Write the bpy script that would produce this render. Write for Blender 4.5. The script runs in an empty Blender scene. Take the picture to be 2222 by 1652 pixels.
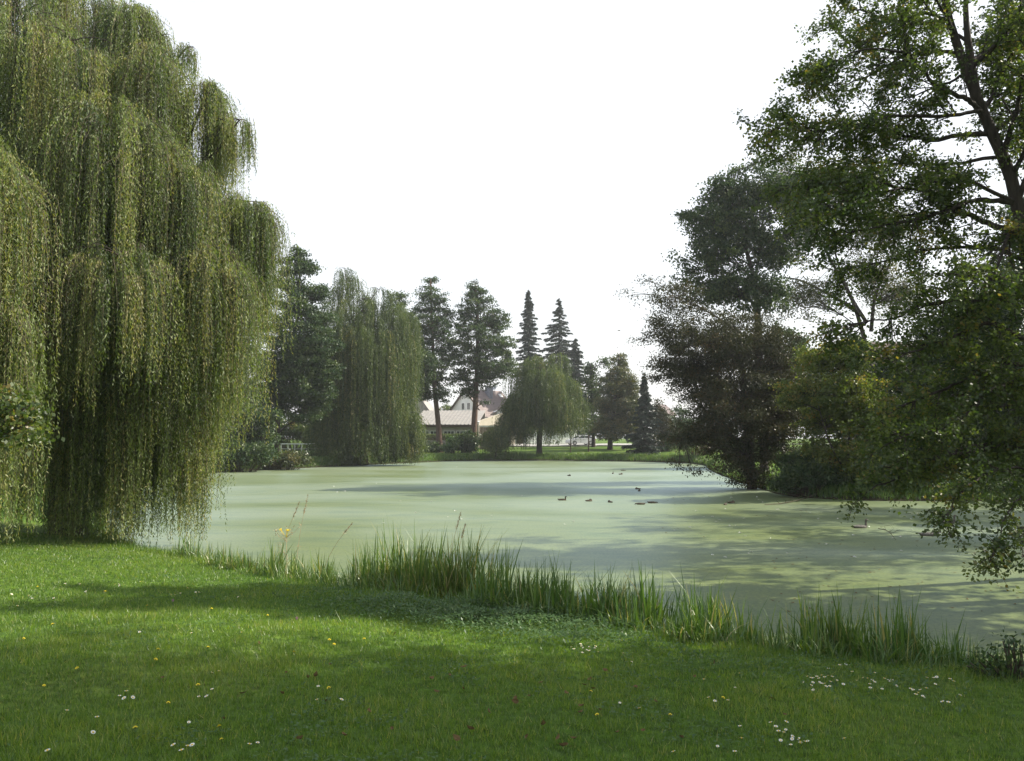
import bpy, math
import numpy as np
from mathutils import Vector

C = bpy.context.scene.collection
RNG = np.random.default_rng(7)
F = 1730.0                      # focal length, in pixels of a 2222 x 1652 copy of the photograph
CX, CY = 1111.0, 826.0
EYE = 3.0                       # eye height above the pond
PITCH = math.atan((945.0 - CY) / F)
CP, SP = math.cos(PITCH), math.sin(PITCH)
SUN_AZ, SUN_EL = math.radians(76), math.radians(39)     # azimuth measured from +Y towards +X


def ray(px, py):
    a, b = (px - CX) / F, (CY - py) / F
    return np.array([a, CP - b * SP, SP + b * CP])


def at(px, py, Y):
    d = ray(px, py)
    return np.array([0, 0, EYE]) + d * (Y / d[1])


def onz(px, py, z=0.0):
    d = ray(px, py)
    return np.array([0, 0, EYE]) + d * ((z - EYE) / d[2])


def unit(v):
    return v / np.maximum(np.linalg.norm(v, axis=-1, keepdims=True), 1e-9)


def rdir(rng, n):
    return unit(rng.normal(size=(n, 3)))


# ------------------------------------------------------------------ mesh collecting
class MB:
    """Collects quads and triangles; build() links them as one mesh object."""
    def __init__(self):
        self.v, self.q, self.t, self.tq, self.tt, self.mq, self.mt, self.n = [], [], [], [], [], [], [], 0

    def add(self, v, q=None, t=None, tint=0.5, mi=0):
        v = np.asarray(v, float).reshape(-1, 3)
        for f, k, L, T, M in ((q, 4, self.q, self.tq, self.mq), (t, 3, self.t, self.tt, self.mt)):
            if f is None or not len(f):
                continue
            f = np.asarray(f, np.int64).reshape(-1, k)
            L.append(f + self.n)
            T.append(np.broadcast_to(np.asarray(tint, float), (len(f),)))
            M.append(np.full(len(f), mi))
        self.v.append(v)
        self.n += len(v)
        return self

    def box(self, o, u, v, w, mi=0, tint=0.5):
        o, u, v, w = map(np.asarray, (o, u, v, w))
        P = np.array([o, o + u, o + u + v, o + v, o + w, o + u + w, o + u + v + w, o + v + w], float)
        f = [[0, 3, 2, 1], [4, 5, 6, 7], [0, 1, 5, 4], [1, 2, 6, 5], [2, 3, 7, 6], [3, 0, 4, 7]]
        if np.dot(np.cross(u, v), w) < 0:
            f = [x[::-1] for x in f]
        return self.add(P, f, mi=mi, tint=tint)

    def tubes(self, P, R, sides=5, tint=0.5, mi=0, cap=False):
        """P (n,k,3) centre lines, R (n,k) radii."""
        P = np.asarray(P, float)
        if P.ndim == 2:
            P = P[None]
        R = np.asarray(R, float)
        if R.ndim < 2:
            R = np.broadcast_to(R, P.shape[:2])
        n, k, _ = P.shape
        T = unit(np.gradient(P, axis=1))
        ref = np.where(np.abs(T[:, :1, 2:3]) > 0.8, np.array([1.0, 0, 0]), np.array([0, 0, 1.0]))
        A = unit(np.cross(T, np.broadcast_to(ref, T.shape)))
        B = np.cross(T, A)
        an = np.arange(sides) * 2 * math.pi / sides
        ring = P[:, :, None] + R[:, :, None, None] * (A[:, :, None] * np.cos(an)[:, None] + B[:, :, None] * np.sin(an)[:, None])
        idx = np.arange(n * k * sides).reshape(n, k, sides)
        a, b = idx[:, :-1], idx[:, 1:]
        q = np.stack([a, np.roll(a, -1, 2), np.roll(b, -1, 2), b], -1).reshape(-1, 4)
        tint = np.repeat(np.asarray(tint), (k - 1) * sides) if np.ndim(tint) else tint
        self.add(ring.reshape(-1, 3), q, tint=tint, mi=mi)
        if cap:
            for i in range(n):
                for e in (0, k - 1):
                    r = ring[i, e]
                    c = r.mean(0)
                    o = [[s, (s + 1) % sides, sides] for s in range(sides)]
                    self.add(np.vstack([r, c]), t=o if e else [x[::-1] for x in o], mi=mi)
        return self

    def leaves(self, P, D, L, W, rng, tint, tri=False, up=None, mi=0):
        n = len(P)
        if n == 0:
            return self
        D = unit(D)
        S = unit(np.cross(D, rdir(rng, n) if up is None else up))
        L = np.broadcast_to(np.asarray(L, float), (n,))[:, None]
        W = np.broadcast_to(np.asarray(W, float), (n,))[:, None] * 0.5
        if tri:
            V = np.stack([P - S * W, P + S * W, P + D * L], 1)
            return self.add(V, t=np.arange(n * 3).reshape(n, 3), tint=tint, mi=mi)
        V = np.stack([P, P + D * L * .45 + S * W, P + D * L, P + D * L * .45 - S * W], 1)
        return self.add(V, np.arange(n * 4).reshape(n, 4), tint=tint, mi=mi)

    def build(self, name, mats, parent=None, smooth=False, loc=None):
        V = np.concatenate(self.v)
        me = bpy.data.meshes.new(name)
        nq = sum(len(x) for x in self.q)
        nt = sum(len(x) for x in self.t)
        if loc is None and parent is not None:
            loc0 = np.array(parent.location)
        elif loc is not None:
            loc0 = np.asarray(loc, float)
        else:
            loc0 = np.zeros(3)
        V = V - loc0
        me.vertices.add(len(V))
        me.vertices.foreach_set('co', V.astype(np.float32).ravel())
        li = np.concatenate([x.ravel() for x in self.q + self.t]) if nq + nt else np.zeros(0)
        me.loops.add(len(li))
        me.loops.foreach_set('vertex_index', li.astype(np.int32))
        me.polygons.add(nq + nt)
        ls = np.concatenate([np.arange(nq) * 4, nq * 4 + np.arange(nt) * 3])
        me.polygons.foreach_set('loop_start', ls.astype(np.int32))
        mi = np.concatenate(self.mq + self.mt)
        me.polygons.foreach_set('material_index', mi.astype(np.int32))
        me.update(calc_edges=True)
        a = me.attributes.new('tint', 'FLOAT', 'FACE')
        a.data.foreach_set('value', np.concatenate(self.tq + self.tt).astype(np.float32))
        me.polygons.foreach_set('use_smooth', np.full(nq + nt, smooth))
        for m in (mats if isinstance(mats, (list, tuple)) else [mats]):
            me.materials.append(m)
        o = bpy.data.objects.new(name, me)
        C.objects.link(o)
        if parent is not None:
            o.parent = parent
        else:
            o.location = loc0
        return o


def tag(o, label, cat, group=None, kind=None):
    if label: o['label'] = label
    if cat: o['category'] = cat
    if group: o['group'] = group
    if kind: o['kind'] = kind
    return o


def thing(name, label, cat, loc, group=None):
    o = bpy.data.objects.new(name, None)
    o.empty_display_size = 0.3
    C.objects.link(o)
    o.location = [float(c) for c in loc]
    return tag(o, label, cat, group)


def dup(o, loc, rz=0.0, scale=1.0, label=None, group=None):
    c = o.copy()
    C.objects.link(c)
    c.location = [float(x) for x in loc]
    c.rotation_euler = (0, 0, rz)
    c.scale = (scale,) * 3
    if label: c['label'] = label
    if group: c['group'] = group
    for ch in o.children:
        d = ch.copy()
        C.objects.link(d)
        d.parent = c
    return c


# ------------------------------------------------------------------ materials
def newmat(name):
    m = bpy.data.materials.new(name)
    m.use_nodes = True
    nt = m.node_tree
    nt.nodes.clear()
    out = nt.nodes.new('ShaderNodeOutputMaterial')
    return m, nt, out


def node(nt, kind, **kw):
    n = nt.nodes.new(kind)
    for k, v in kw.items():
        if hasattr(n, k):
            setattr(n, k, v)
        else:
            n.inputs[k.replace('_', ' ')].default_value = v
    return n


def ramp(nt, stops, fac):
    r = nt.nodes.new('ShaderNodeValToRGB')
    e = r.color_ramp.elements
    while len(e) < len(stops):
        e.new(0.5)
    for x, (p, c) in zip(e, stops):
        x.position = p
        x.color = (*c, 1)
    nt.links.new(fac, r.inputs[0])
    return r.outputs[0]


def leafmat(name, stops, trans=0.35, gloss=0.06, rough=0.45, tcol=(1.25, 1.3, 0.6)):
    m, nt, out = newmat(name)
    L = nt.links.new
    at_ = node(nt, 'ShaderNodeAttribute', attribute_name='tint')
    col = ramp(nt, stops, at_.outputs['Fac'])
    d = node(nt, 'ShaderNodeBsdfDiffuse')
    L(col, d.inputs[0])
    mul = node(nt, 'ShaderNodeMix', data_type='RGBA', blend_type='MULTIPLY')
    mul.inputs[0].default_value = 1
    L(col, mul.inputs[6])
    mul.inputs[7].default_value = (*tcol, 1)
    t = node(nt, 'ShaderNodeBsdfTranslucent')
    L(mul.outputs[2], t.inputs[0])
    a = node(nt, 'ShaderNodeMixShader')
    a.inputs[0].default_value = trans
    L(d.outputs[0], a.inputs[1]); L(t.outputs[0], a.inputs[2])
    g = node(nt, 'ShaderNodeBsdfGlossy')
    g.inputs['Roughness'].default_value = rough
    g.inputs['Color'].default_value = (1, 1, 1, 1)
    b = node(nt, 'ShaderNodeMixShader')
    b.inputs[0].default_value = gloss
    L(a.outputs[0], b.inputs[1]); L(g.outputs[0], b.inputs[2])
    L(b.outputs[0], out.inputs[0])
    return m


def surf(name, c1, c2=None, scale=3.0, rough=0.85, bump=0.0, bscale=None, metallic=0.0, stretch=(1, 1, 1), spec=0.3, detail=6):
    m, nt, out = newmat(name)
    L = nt.links.new
    p = node(nt, 'ShaderNodeBsdfPrincipled')
    p.inputs['Roughness'].default_value = rough
    p.inputs['Metallic'].default_value = metallic
    p.inputs['Specular IOR Level'].default_value = spec
    tc = node(nt, 'ShaderNodeTexCoord')
    mp = node(nt, 'ShaderNodeMapping')
    mp.inputs['Scale'].default_value = stretch
    L(tc.outputs['Object'], mp.inputs[0])
    nz = node(nt, 'ShaderNodeTexNoise')
    nz.inputs['Scale'].default_value = scale
    nz.inputs['Detail'].default_value = detail
    L(mp.outputs[0], nz.inputs['Vector'])
    L(ramp(nt, [(0.32, c1), (0.68, c2 or c1)], nz.outputs[0]), p.inputs['Base Color'])
    if bump:
        bz = node(nt, 'ShaderNodeTexNoise')
        bz.inputs['Scale'].default_value = bscale or scale * 4
        bz.inputs['Detail'].default_value = 4
        L(mp.outputs[0], bz.inputs['Vector'])
        bp = node(nt, 'ShaderNodeBump')
        bp.inputs['Strength'].default_value = bump
        bp.inputs['Distance'].default_value = 0.05
        L(bz.outputs[0], bp.inputs['Height'])
        L(bp.outputs[0], p.inputs['Normal'])
    L(p.outputs[0], out.inputs[0])
    return m


M = {}
M['willow'] = leafmat('willow_leaves', [(0.0, (.032, .062, .014)), (.45, (.112, .165, .036)), (.8, (.205, .255, .065)), (1.0, (.28, .26, .09))], trans=.48, gloss=.035, rough=.6)
M['alder'] = leafmat('alder_leaves', [(0.0, (.020, .042, .020)), (.5, (.042, .078, .030)), (1.0, (.088, .122, .040))], trans=.28, gloss=.02)
M['brown'] = leafmat('bronze_leaves', [(0.0, (.020, .028, .013)), (.5, (.038, .044, .019)), (.85, (.065, .058, .026)), (1.0, (.10, .068, .03))], trans=.25, gloss=.02)
M['lime'] = leafmat('fresh_green_leaves', [(0.0, (.032, .060, .016)), (.5, (.070, .108, .024)), (.9, (.13, .165, .034)), (1.0, (.19, .15, .035))], trans=.48, gloss=.035)
M['hazel'] = leafmat('sunlit_hazel_leaves', [(0.0, (.05, .085, .015)), (.5, (.11, .15, .025)), (.9, (.19, .21, .04)), (1.0, (.28, .2, .04))], trans=.45, gloss=.03)  # brighter version of the fresh green; sunlight is put into the leaf colour
M['far_willow'] = leafmat('cool_willow_leaves', [(0.0, (.028, .050, .020)), (.5, (.075, .112, .038)), (.85, (.14, .175, .055)), (1.0, (.21, .19, .08))], trans=.35, gloss=.02)
M['olive'] = leafmat('early_autumn_leaves', [(0.0, (.035, .055, .016)), (.5, (.07, .085, .022)), (1.0, (.15, .13, .035))], trans=.3, gloss=.05)
M['spruce'] = leafmat('spruce_needles', [(0.0, (.012, .026, .020)), (.6, (.022, .044, .030)), (1.0, (.05, .07, .04))], trans=.08, gloss=.04)
M['grass'] = leafmat('grass_blades', [(0.0, (.040, .098, .020)), (.5, (.115, .200, .034)), (.85, (.215, .285, .055)), (1.0, (.36, .33, .14))], trans=.52, gloss=.04, tcol=(1.45, 1.48, .4))
M['reed'] = leafmat('reed_blades', [(0.0, (.035, .095, .020)), (.5, (.088, .170, .032)), (.85, (.18, .24, .06)), (1.0, (.36, .32, .15))], trans=.4, gloss=.045, tcol=(1.4, 1.35, .5))
M['weed'] = leafmat('weed_leaves', [(0.0, (.035, .085, .028)), (.6, (.075, .145, .045)), (1.0, (.13, .19, .06))], trans=.4, gloss=.03)
M['bark'] = surf('grey_brown_bark', (.05, .04, .032), (.11, .09, .072), 3, .9, .6, 10, stretch=(4, 4, .8))
M['bark_dark'] = surf('dark_bark', (.028, .023, .02), (.065, .052, .045), 3, .9, .6, 10, stretch=(4, 4, .8))
M['bark_red'] = surf('reddish_bark', (.07, .045, .034), (.14, .09, .066), 3, .9, .6, 8, stretch=(4, 4, .8))
M['twig'] = surf('twig_bark', (.05, .042, .028), (.09, .075, .05), 6, .9)

# ------------------------------------------------------------------ terrain and pond
def _near_edge():
    # the lawn's crest as the photograph shows it; the water starts 0.9 m beyond and 0.35 m below
    out = []
    for px, cy in ((330, 1188), (480, 1212), (610, 1246), (750, 1278), (900, 1294), (1040, 1312), (1250, 1350), (1480, 1398), (1700, 1430), (2000, 1466), (2222, 1494)):
        D = (EYE - .35) * F / (cy - 945) + .9
        out.append((px, 945 + EYE * F / D))
    return out


POND_PX = _near_edge()
FAR_PX = [(2350, 1088), (2222, 1088), (1900, 1088), (1780, 1083), (1700, 1076), (1655, 1063), (1605, 1046), (1560, 1030), (1535, 1018),
          (1530, 1008), (1440, 1003), (1200, 999.5), (1000, 1000), (910, 1004), (800, 1009), (700, 1014), (600, 1019), (480, 1025), (420, 1030),
          (300, 1060), (230, 1100), (225, 1140), (270, 1176)]
poly = np.array([onz(x, y)[:2] for x, y in POND_PX] + [[8.3, 10.4], [9.85, 12.8], [9.9, 15.6], [11.6, 17.2], [14.2, 18.2], [18.8, 24], [22.6, 31]] + [onz(x, y)[:2] for x, y in FAR_PX])
for _ in range(2):
    nx = np.roll(poly, -1, 0)
    poly = np.stack([.75 * poly + .25 * nx, .25 * poly + .75 * nx], 1).reshape(-1, 2)


def sdf_raw(x, y):
    a, b = poly, np.roll(poly, -1, 0)
    d2 = np.full(x.shape, 1e18)
    ins = np.zeros(x.shape, bool)
    for p, q in zip(a, b):
        e = q - p
        wx, wy = x - p[0], y - p[1]
        t = np.clip((wx * e[0] + wy * e[1]) / (e @ e), 0, 1)
        d2 = np.minimum(d2, (wx - t * e[0]) ** 2 + (wy - t * e[1]) ** 2)
        c = (p[1] > y) != (q[1] > y)
        if abs(e[1]) > 1e-12:
            ins ^= c & (x < e[0] * (y - p[1]) / e[1] + p[0])
    d = np.sqrt(d2)
    return np.where(ins, -d, d)


GX, GY, GS = np.arange(-70, 90.1, .4), np.arange(-20, 170.1, .4), .4
_sd = sdf_raw(*np.meshgrid(GX, GY, indexing='ij'))


def sdf(x, y):
    u = np.clip((x - GX[0]) / GS, 0, len(GX) - 1.001)
    v = np.clip((y - GY[0]) / GS, 0, len(GY) - 1.001)
    i, j = u.astype(int), v.astype(int)
    a, b = u - i, v - j
    return (_sd[i, j] * (1 - a) * (1 - b) + _sd[i + 1, j] * a * (1 - b) + _sd[i, j + 1] * (1 - a) * b + _sd[i + 1, j + 1] * a * b)


def lumps(x, y):
    return (.035 * np.sin(.9 * x + 1.3 * np.sin(.55 * y)) * np.sin(.75 * y + .6) + .02 * np.sin(2.3 * x + .7) * np.sin(2.1 * y + 1.1 * np.sin(x)))


def gz(x, y):
    x, y = np.asarray(x, float), np.asarray(y, float)
    d = sdf(x, y)
    dp = np.maximum(d, 0)
    s = np.clip(dp / 1.1, 0, 1)
    far = np.clip((y - 30) / 30, 0, 1)
    bank = (.30 + .24 * far) * s * s * (3 - 2 * s)
    z = bank + np.minimum(dp * (.078 - .034 * far), 1.12) + lumps(x, y) * np.clip(dp / 2, 0, 1)
    return np.where(d < 0, np.maximum(-.6, d * .5), z) + .02


def gpt(px, Y):
    """A point of the ground seen in image column px, Y metres away."""
    x = at(px, 945, Y)[0]
    return np.array([x, Y, float(gz(x, Y))])


def terrain():
    xs = np.concatenate([-np.geomspace(250, 46, 14), np.arange(-45, -14, 1.0), np.arange(-14, 16, .3), np.arange(16, 60, 1.0), np.geomspace(61, 250, 12)])
    ys = np.concatenate([-np.geomspace(60, 12, 6), np.arange(-10, 2, 1.0), np.arange(2, 26, .3), np.arange(26, 135, .9), np.geomspace(136, 330, 12)])
    X, Y = np.meshgrid(xs, ys, indexing='ij')
    Z = gz(X, Y)
    idx = np.arange(X.size).reshape(X.shape)
    q = np.stack([idx[:-1, :-1], idx[1:, :-1], idx[1:, 1:], idx[:-1, 1:]], -1).reshape(-1, 4)
    m, nt, out = newmat('turf')
    L = nt.links.new
    p = node(nt, 'ShaderNodeBsdfPrincipled')
    p.inputs['Roughness'].default_value = .95
    p.inputs['Specular IOR Level'].default_value = .1
    tc = node(nt, 'ShaderNodeTexCoord')
    n1 = node(nt, 'ShaderNodeTexNoise'); n1.inputs['Scale'].default_value = .35; n1.inputs['Detail'].default_value = 8
    n2 = node(nt, 'ShaderNodeTexNoise'); n2.inputs['Scale'].default_value = 9; n2.inputs['Detail'].default_value = 6
    L(tc.outputs['Object'], n1.inputs['Vector']); L(tc.outputs['Object'], n2.inputs['Vector'])
    c1 = ramp(nt, [(.35, (.06, .115, .018)), (.55, (.085, .145, .022)), (.72, (.125, .165, .035))], n1.outputs[0])
    c2 = ramp(nt, [(.3, (.5, .5, .5)), (.7, (1.3, 1.3, 1.2))], n2.outputs[0])
    mx = node(nt, 'ShaderNodeMix', data_type='RGBA', blend_type='MULTIPLY')
    mx.inputs[0].default_value = 1
    L(c1, mx.inputs[6]); L(c2, mx.inputs[7])
    # bare mud close to and under the water
    sep = node(nt, 'ShaderNodeSeparateXYZ')
    L(tc.outputs['Object'], sep.inputs[0])
    mr = node(nt, 'ShaderNodeMapRange')
    mr.inputs[1].default_value, mr.inputs[2].default_value = .12, .34
    L(sep.outputs[2], mr.inputs[0])
    m2 = node(nt, 'ShaderNodeMix', data_type='RGBA')
    L(mr.outputs[0], m2.inputs[0])
    m2.inputs[6].default_value = (.035, .032, .018, 1)
    L(mx.outputs[2], m2.inputs[7])
    L(m2.outputs[2], p.inputs['Base Color'])
    bp = node(nt, 'ShaderNodeBump'); bp.inputs['Strength'].default_value = .6; bp.inputs['Distance'].default_value = .06
    L(n2.outputs[0], bp.inputs['Height']); L(bp.outputs[0], p.inputs['Normal'])
    L(p.outputs[0], out.inputs[0])
    o = MB().add(np.stack([X, Y, Z], -1), q).build('lawn_ground', m, smooth=True)
    o['kind'] = 'structure'


terrain()


def water():
    m, nt, out = newmat('duckweed_water')
    L = nt.links.new
    p = node(nt, 'ShaderNodeBsdfDiffuse')
    g = node(nt, 'ShaderNodeBsdfGlossy')
    g.inputs['Color'].default_value = (.74, .89, 1.0, 1)  # blue of the reflected sky is put into the gloss tint
    tc = node(nt, 'ShaderNodeTexCoord')

    def noise(scale, stretch, detail=6, dist=0.0):
        mp = node(nt, 'ShaderNodeMapping')
        mp.inputs['Scale'].default_value = stretch
        L(tc.outputs['Object'], mp.inputs[0])
        n = node(nt, 'ShaderNodeTexNoise')
        n.inputs['Scale'].default_value = scale
        n.inputs['Detail'].default_value = detail
        n.inputs['Distortion'].default_value = dist
        L(mp.outputs[0], n.inputs['Vector'])
        return n.outputs[0]
    broad = noise(.12, (.6, 1.1, 1), 7, .6)
    fine = noise(14, (1, 1, 1), 6)
    c1 = ramp(nt, [(.3, (.110, .138, .030)), (.5, (.122, .150, .042)), (.7, (.138, .160, .058))], broad)
    c2 = ramp(nt, [(.3, (.60, .63, .60)), (.5, (1, 1, 1)), (.72, (1.32, 1.3, 1.22))], fine)
    rafts = noise(1.1, (.5, 1.6, 1), 8, .8)
    c3 = ramp(nt, [(.34, (.78, .84, .80)), (.48, (1, 1, 1)), (.7, (1.10, 1.06, .98))], rafts)
    m3 = node(nt, 'ShaderNodeMix', data_type='RGBA', blend_type='MULTIPLY')
    m3.inputs[0].default_value = 1
    L(c2, m3.inputs[6]); L(c3, m3.inputs[7])
    c2 = m3.outputs[2]
    mx = node(nt, 'ShaderNodeMix', data_type='RGBA', blend_type='MULTIPLY')
    mx.inputs[0].default_value = 1
    L(c1, mx.inputs[6]); L(c2, mx.inputs[7])
    L(mx.outputs[2], p.inputs['Color'])
    rr = node(nt, 'ShaderNodeMapRange')
    rr.inputs[1].default_value, rr.inputs[2].default_value = .35, .65
    rr.inputs[3].default_value, rr.inputs[4].default_value = .30, .44
    L(broad, rr.inputs[0]); L(rr.outputs[0], g.inputs['Roughness'])
    bp = node(nt, 'ShaderNodeBump'); bp.inputs['Strength'].default_value = .15; bp.inputs['Distance'].default_value = .006
    L(fine, bp.inputs['Height']); L(bp.outputs[0], p.inputs['Normal'])
    fr = node(nt, 'ShaderNodeFresnel'); fr.inputs['IOR'].default_value = 1.33
    mf = node(nt, 'ShaderNodeMapRange')
    mf.inputs[1].default_value, mf.inputs[2].default_value = .02, .7
    mf.inputs[3].default_value, mf.inputs[4].default_value = .04, .36
    L(fr.outputs[0], mf.inputs[0])
    ms = node(nt, 'ShaderNodeMixShader')
    L(mf.outputs[0], ms.inputs[0]); L(p.outputs[0], ms.inputs[1]); L(g.outputs[0], ms.inputs[2])
    L(ms.outputs[0], out.inputs[0])
    b = MB()
    b.add([[-45, 4, 0], [60, 4, 0], [60, 104, 0], [-45, 104, 0]], [[0, 1, 2, 3]])
    o = b.build('pond_water', m)
    o['kind'] = 'structure'


water()


def world_cam():
    sc = bpy.context.scene
    w = bpy.data.worlds.new('World')
    sc.world = w
    w.use_nodes = True
    nt = w.node_tree
    nt.nodes.clear()
    L = nt.links.new
    out = node(nt, 'ShaderNodeOutputWorld')
    sky = node(nt, 'ShaderNodeTexSky', sky_type='NISHITA', sun_disc=False)
    sky.sun_elevation = SUN_EL
    sky.sun_rotation = SUN_AZ
    sky.dust_density = 3.0
    sky.air_density = 1.2
    b1 = node(nt, 'ShaderNodeBackground'); b1.inputs[1].default_value = .11
    L(sky.outputs[0], b1.inputs[0])
    b2 = node(nt, 'ShaderNodeBackground')       # veil of thin bright cloud
    b2.inputs[0].default_value = (.97, .985, 1.0, 1)
    b2.inputs[1].default_value = .68
    tc = node(nt, 'ShaderNodeTexCoord')
    nz = node(nt, 'ShaderNodeTexNoise'); nz.inputs['Scale'].default_value = 1.6; nz.inputs['Detail'].default_value = 5
    L(tc.outputs['Generated'], nz.inputs['Vector'])
    mr = node(nt, 'ShaderNodeMapRange')
    mr.inputs[1].default_value, mr.inputs[2].default_value = .3, .7
    mr.inputs[3].default_value, mr.inputs[4].default_value = .55, .85
    L(nz.outputs[0], mr.inputs[0])
    sep = node(nt, 'ShaderNodeSeparateXYZ')          # the veil thins overhead, where the sky is bluer
    L(tc.outputs['Generated'], sep.inputs[0])
    el = node(nt, 'ShaderNodeMapRange')
    el.inputs[1].default_value, el.inputs[2].default_value = .5, .95
    el.inputs[3].default_value, el.inputs[4].default_value = 1.0, .45
    L(sep.outputs[2], el.inputs[0])
    ml = node(nt, 'ShaderNodeMath', operation='MULTIPLY')
    L(mr.outputs[0], ml.inputs[0]); L(el.outputs[0], ml.inputs[1])
    mr = ml
    mx = node(nt, 'ShaderNodeMixShader')
    L(mr.outputs[0], mx.inputs[0]); L(b1.outputs[0], mx.inputs[1]); L(b2.outputs[0], mx.inputs[2])
    L(mx.outputs[0], out.inputs[0])

    sun = bpy.data.lights.new('sun', 'SUN')
    sun.energy = 5.0
    sun.angle = math.radians(.6)
    sun.color = (1, .93, .80)
    so = bpy.data.objects.new('sun', sun)
    C.objects.link(so)
    d = Vector((math.sin(SUN_AZ) * math.cos(SUN_EL), math.cos(SUN_AZ) * math.cos(SUN_EL), math.sin(SUN_EL)))
    so.location = d * 60
    so.rotation_euler = d.to_track_quat('Z', 'Y').to_euler()

    cam = bpy.data.cameras.new('camera')
    cam.sensor_width = 36
    cam.lens = F / 2222 * 36
    cam.clip_end = 3000
    co = bpy.data.objects.new('camera', cam)
    C.objects.link(co)
    co.location = (0, 0, EYE)
    co.rotation_euler = (math.pi / 2 + PITCH, 0, 0)
    sc.camera = co
    vs = sc.view_settings
    vs.view_transform = 'Standard'
    vs.look = 'None'
    vs.exposure = 0.95
    vs.gamma = 1
    sc.render.engine = 'CYCLES'
    cy = sc.cycles
    cy.use_denoising = True
    cy.denoiser = 'OPENIMAGEDENOISE'
    cy.denoising_prefilter = 'ACCURATE'
    cy.max_bounces = 6
    cy.diffuse_bounces = 3
    cy.glossy_bounces = 2
    cy.transmission_bounces = 4
    cy.caustics_reflective = cy.caustics_refractive = False


world_cam()


def haze():
    m, nt, out = newmat('haze_air')
    v = node(nt, 'ShaderNodeVolumePrincipled')
    v.inputs['Color'].default_value = (.93, .96, 1, 1)
    v.inputs['Density'].default_value = HAZE
    v.inputs['Anisotropy'].default_value = .35
    nt.links.new(v.outputs[0], out.inputs['Volume'])
    o = MB().box([-262, -75, -1.7], [524, 0, 0], [0, 420, 0], [0, 0, 48]).build('haze', m)
    o['kind'] = 'stuff'
    o['label'] = 'thin pale haze in the air over the pond'


HAZE = .00042
if HAZE:
    haze()

# ------------------------------------------------------------------ trees
def curve(pts, k=12):
    """Catmull-Rom through pts, k points in all."""
    P = np.asarray(pts, float)
    if len(P) == 2:
        return P[0] + (P[1] - P[0]) * np.linspace(0, 1, k)[:, None]
    Q = np.vstack([2 * P[0] - P[1], P, 2 * P[-1] - P[-2]])
    s = np.linspace(0, len(P) - 1 - 1e-6, k)
    i = s.astype(int)
    t = (s - i)[:, None]
    a, b, c, d = Q[i], Q[i + 1], Q[i + 2], Q[i + 3]
    return .5 * (2 * b + (c - a) * t + (2 * a - 5 * b + 4 * c - d) * t ** 2 + (3 * b - a - 3 * c + d) * t ** 3)


def arcs(S, E, rng, k=5, lift=.1, wob=.08):
    n = len(S)
    ln = np.linalg.norm(E - S, axis=1, keepdims=True)
    Mid = (S + E) / 2 + np.array([0, 0, 1.0]) * lift * ln + rng.normal(size=(n, 3)) * wob * ln
    t = np.linspace(0, 1, k)[None, :, None]
    return (1 - t) ** 2 * S[:, None] + 2 * t * (1 - t) * Mid[:, None] + t ** 2 * E[:, None]


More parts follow.
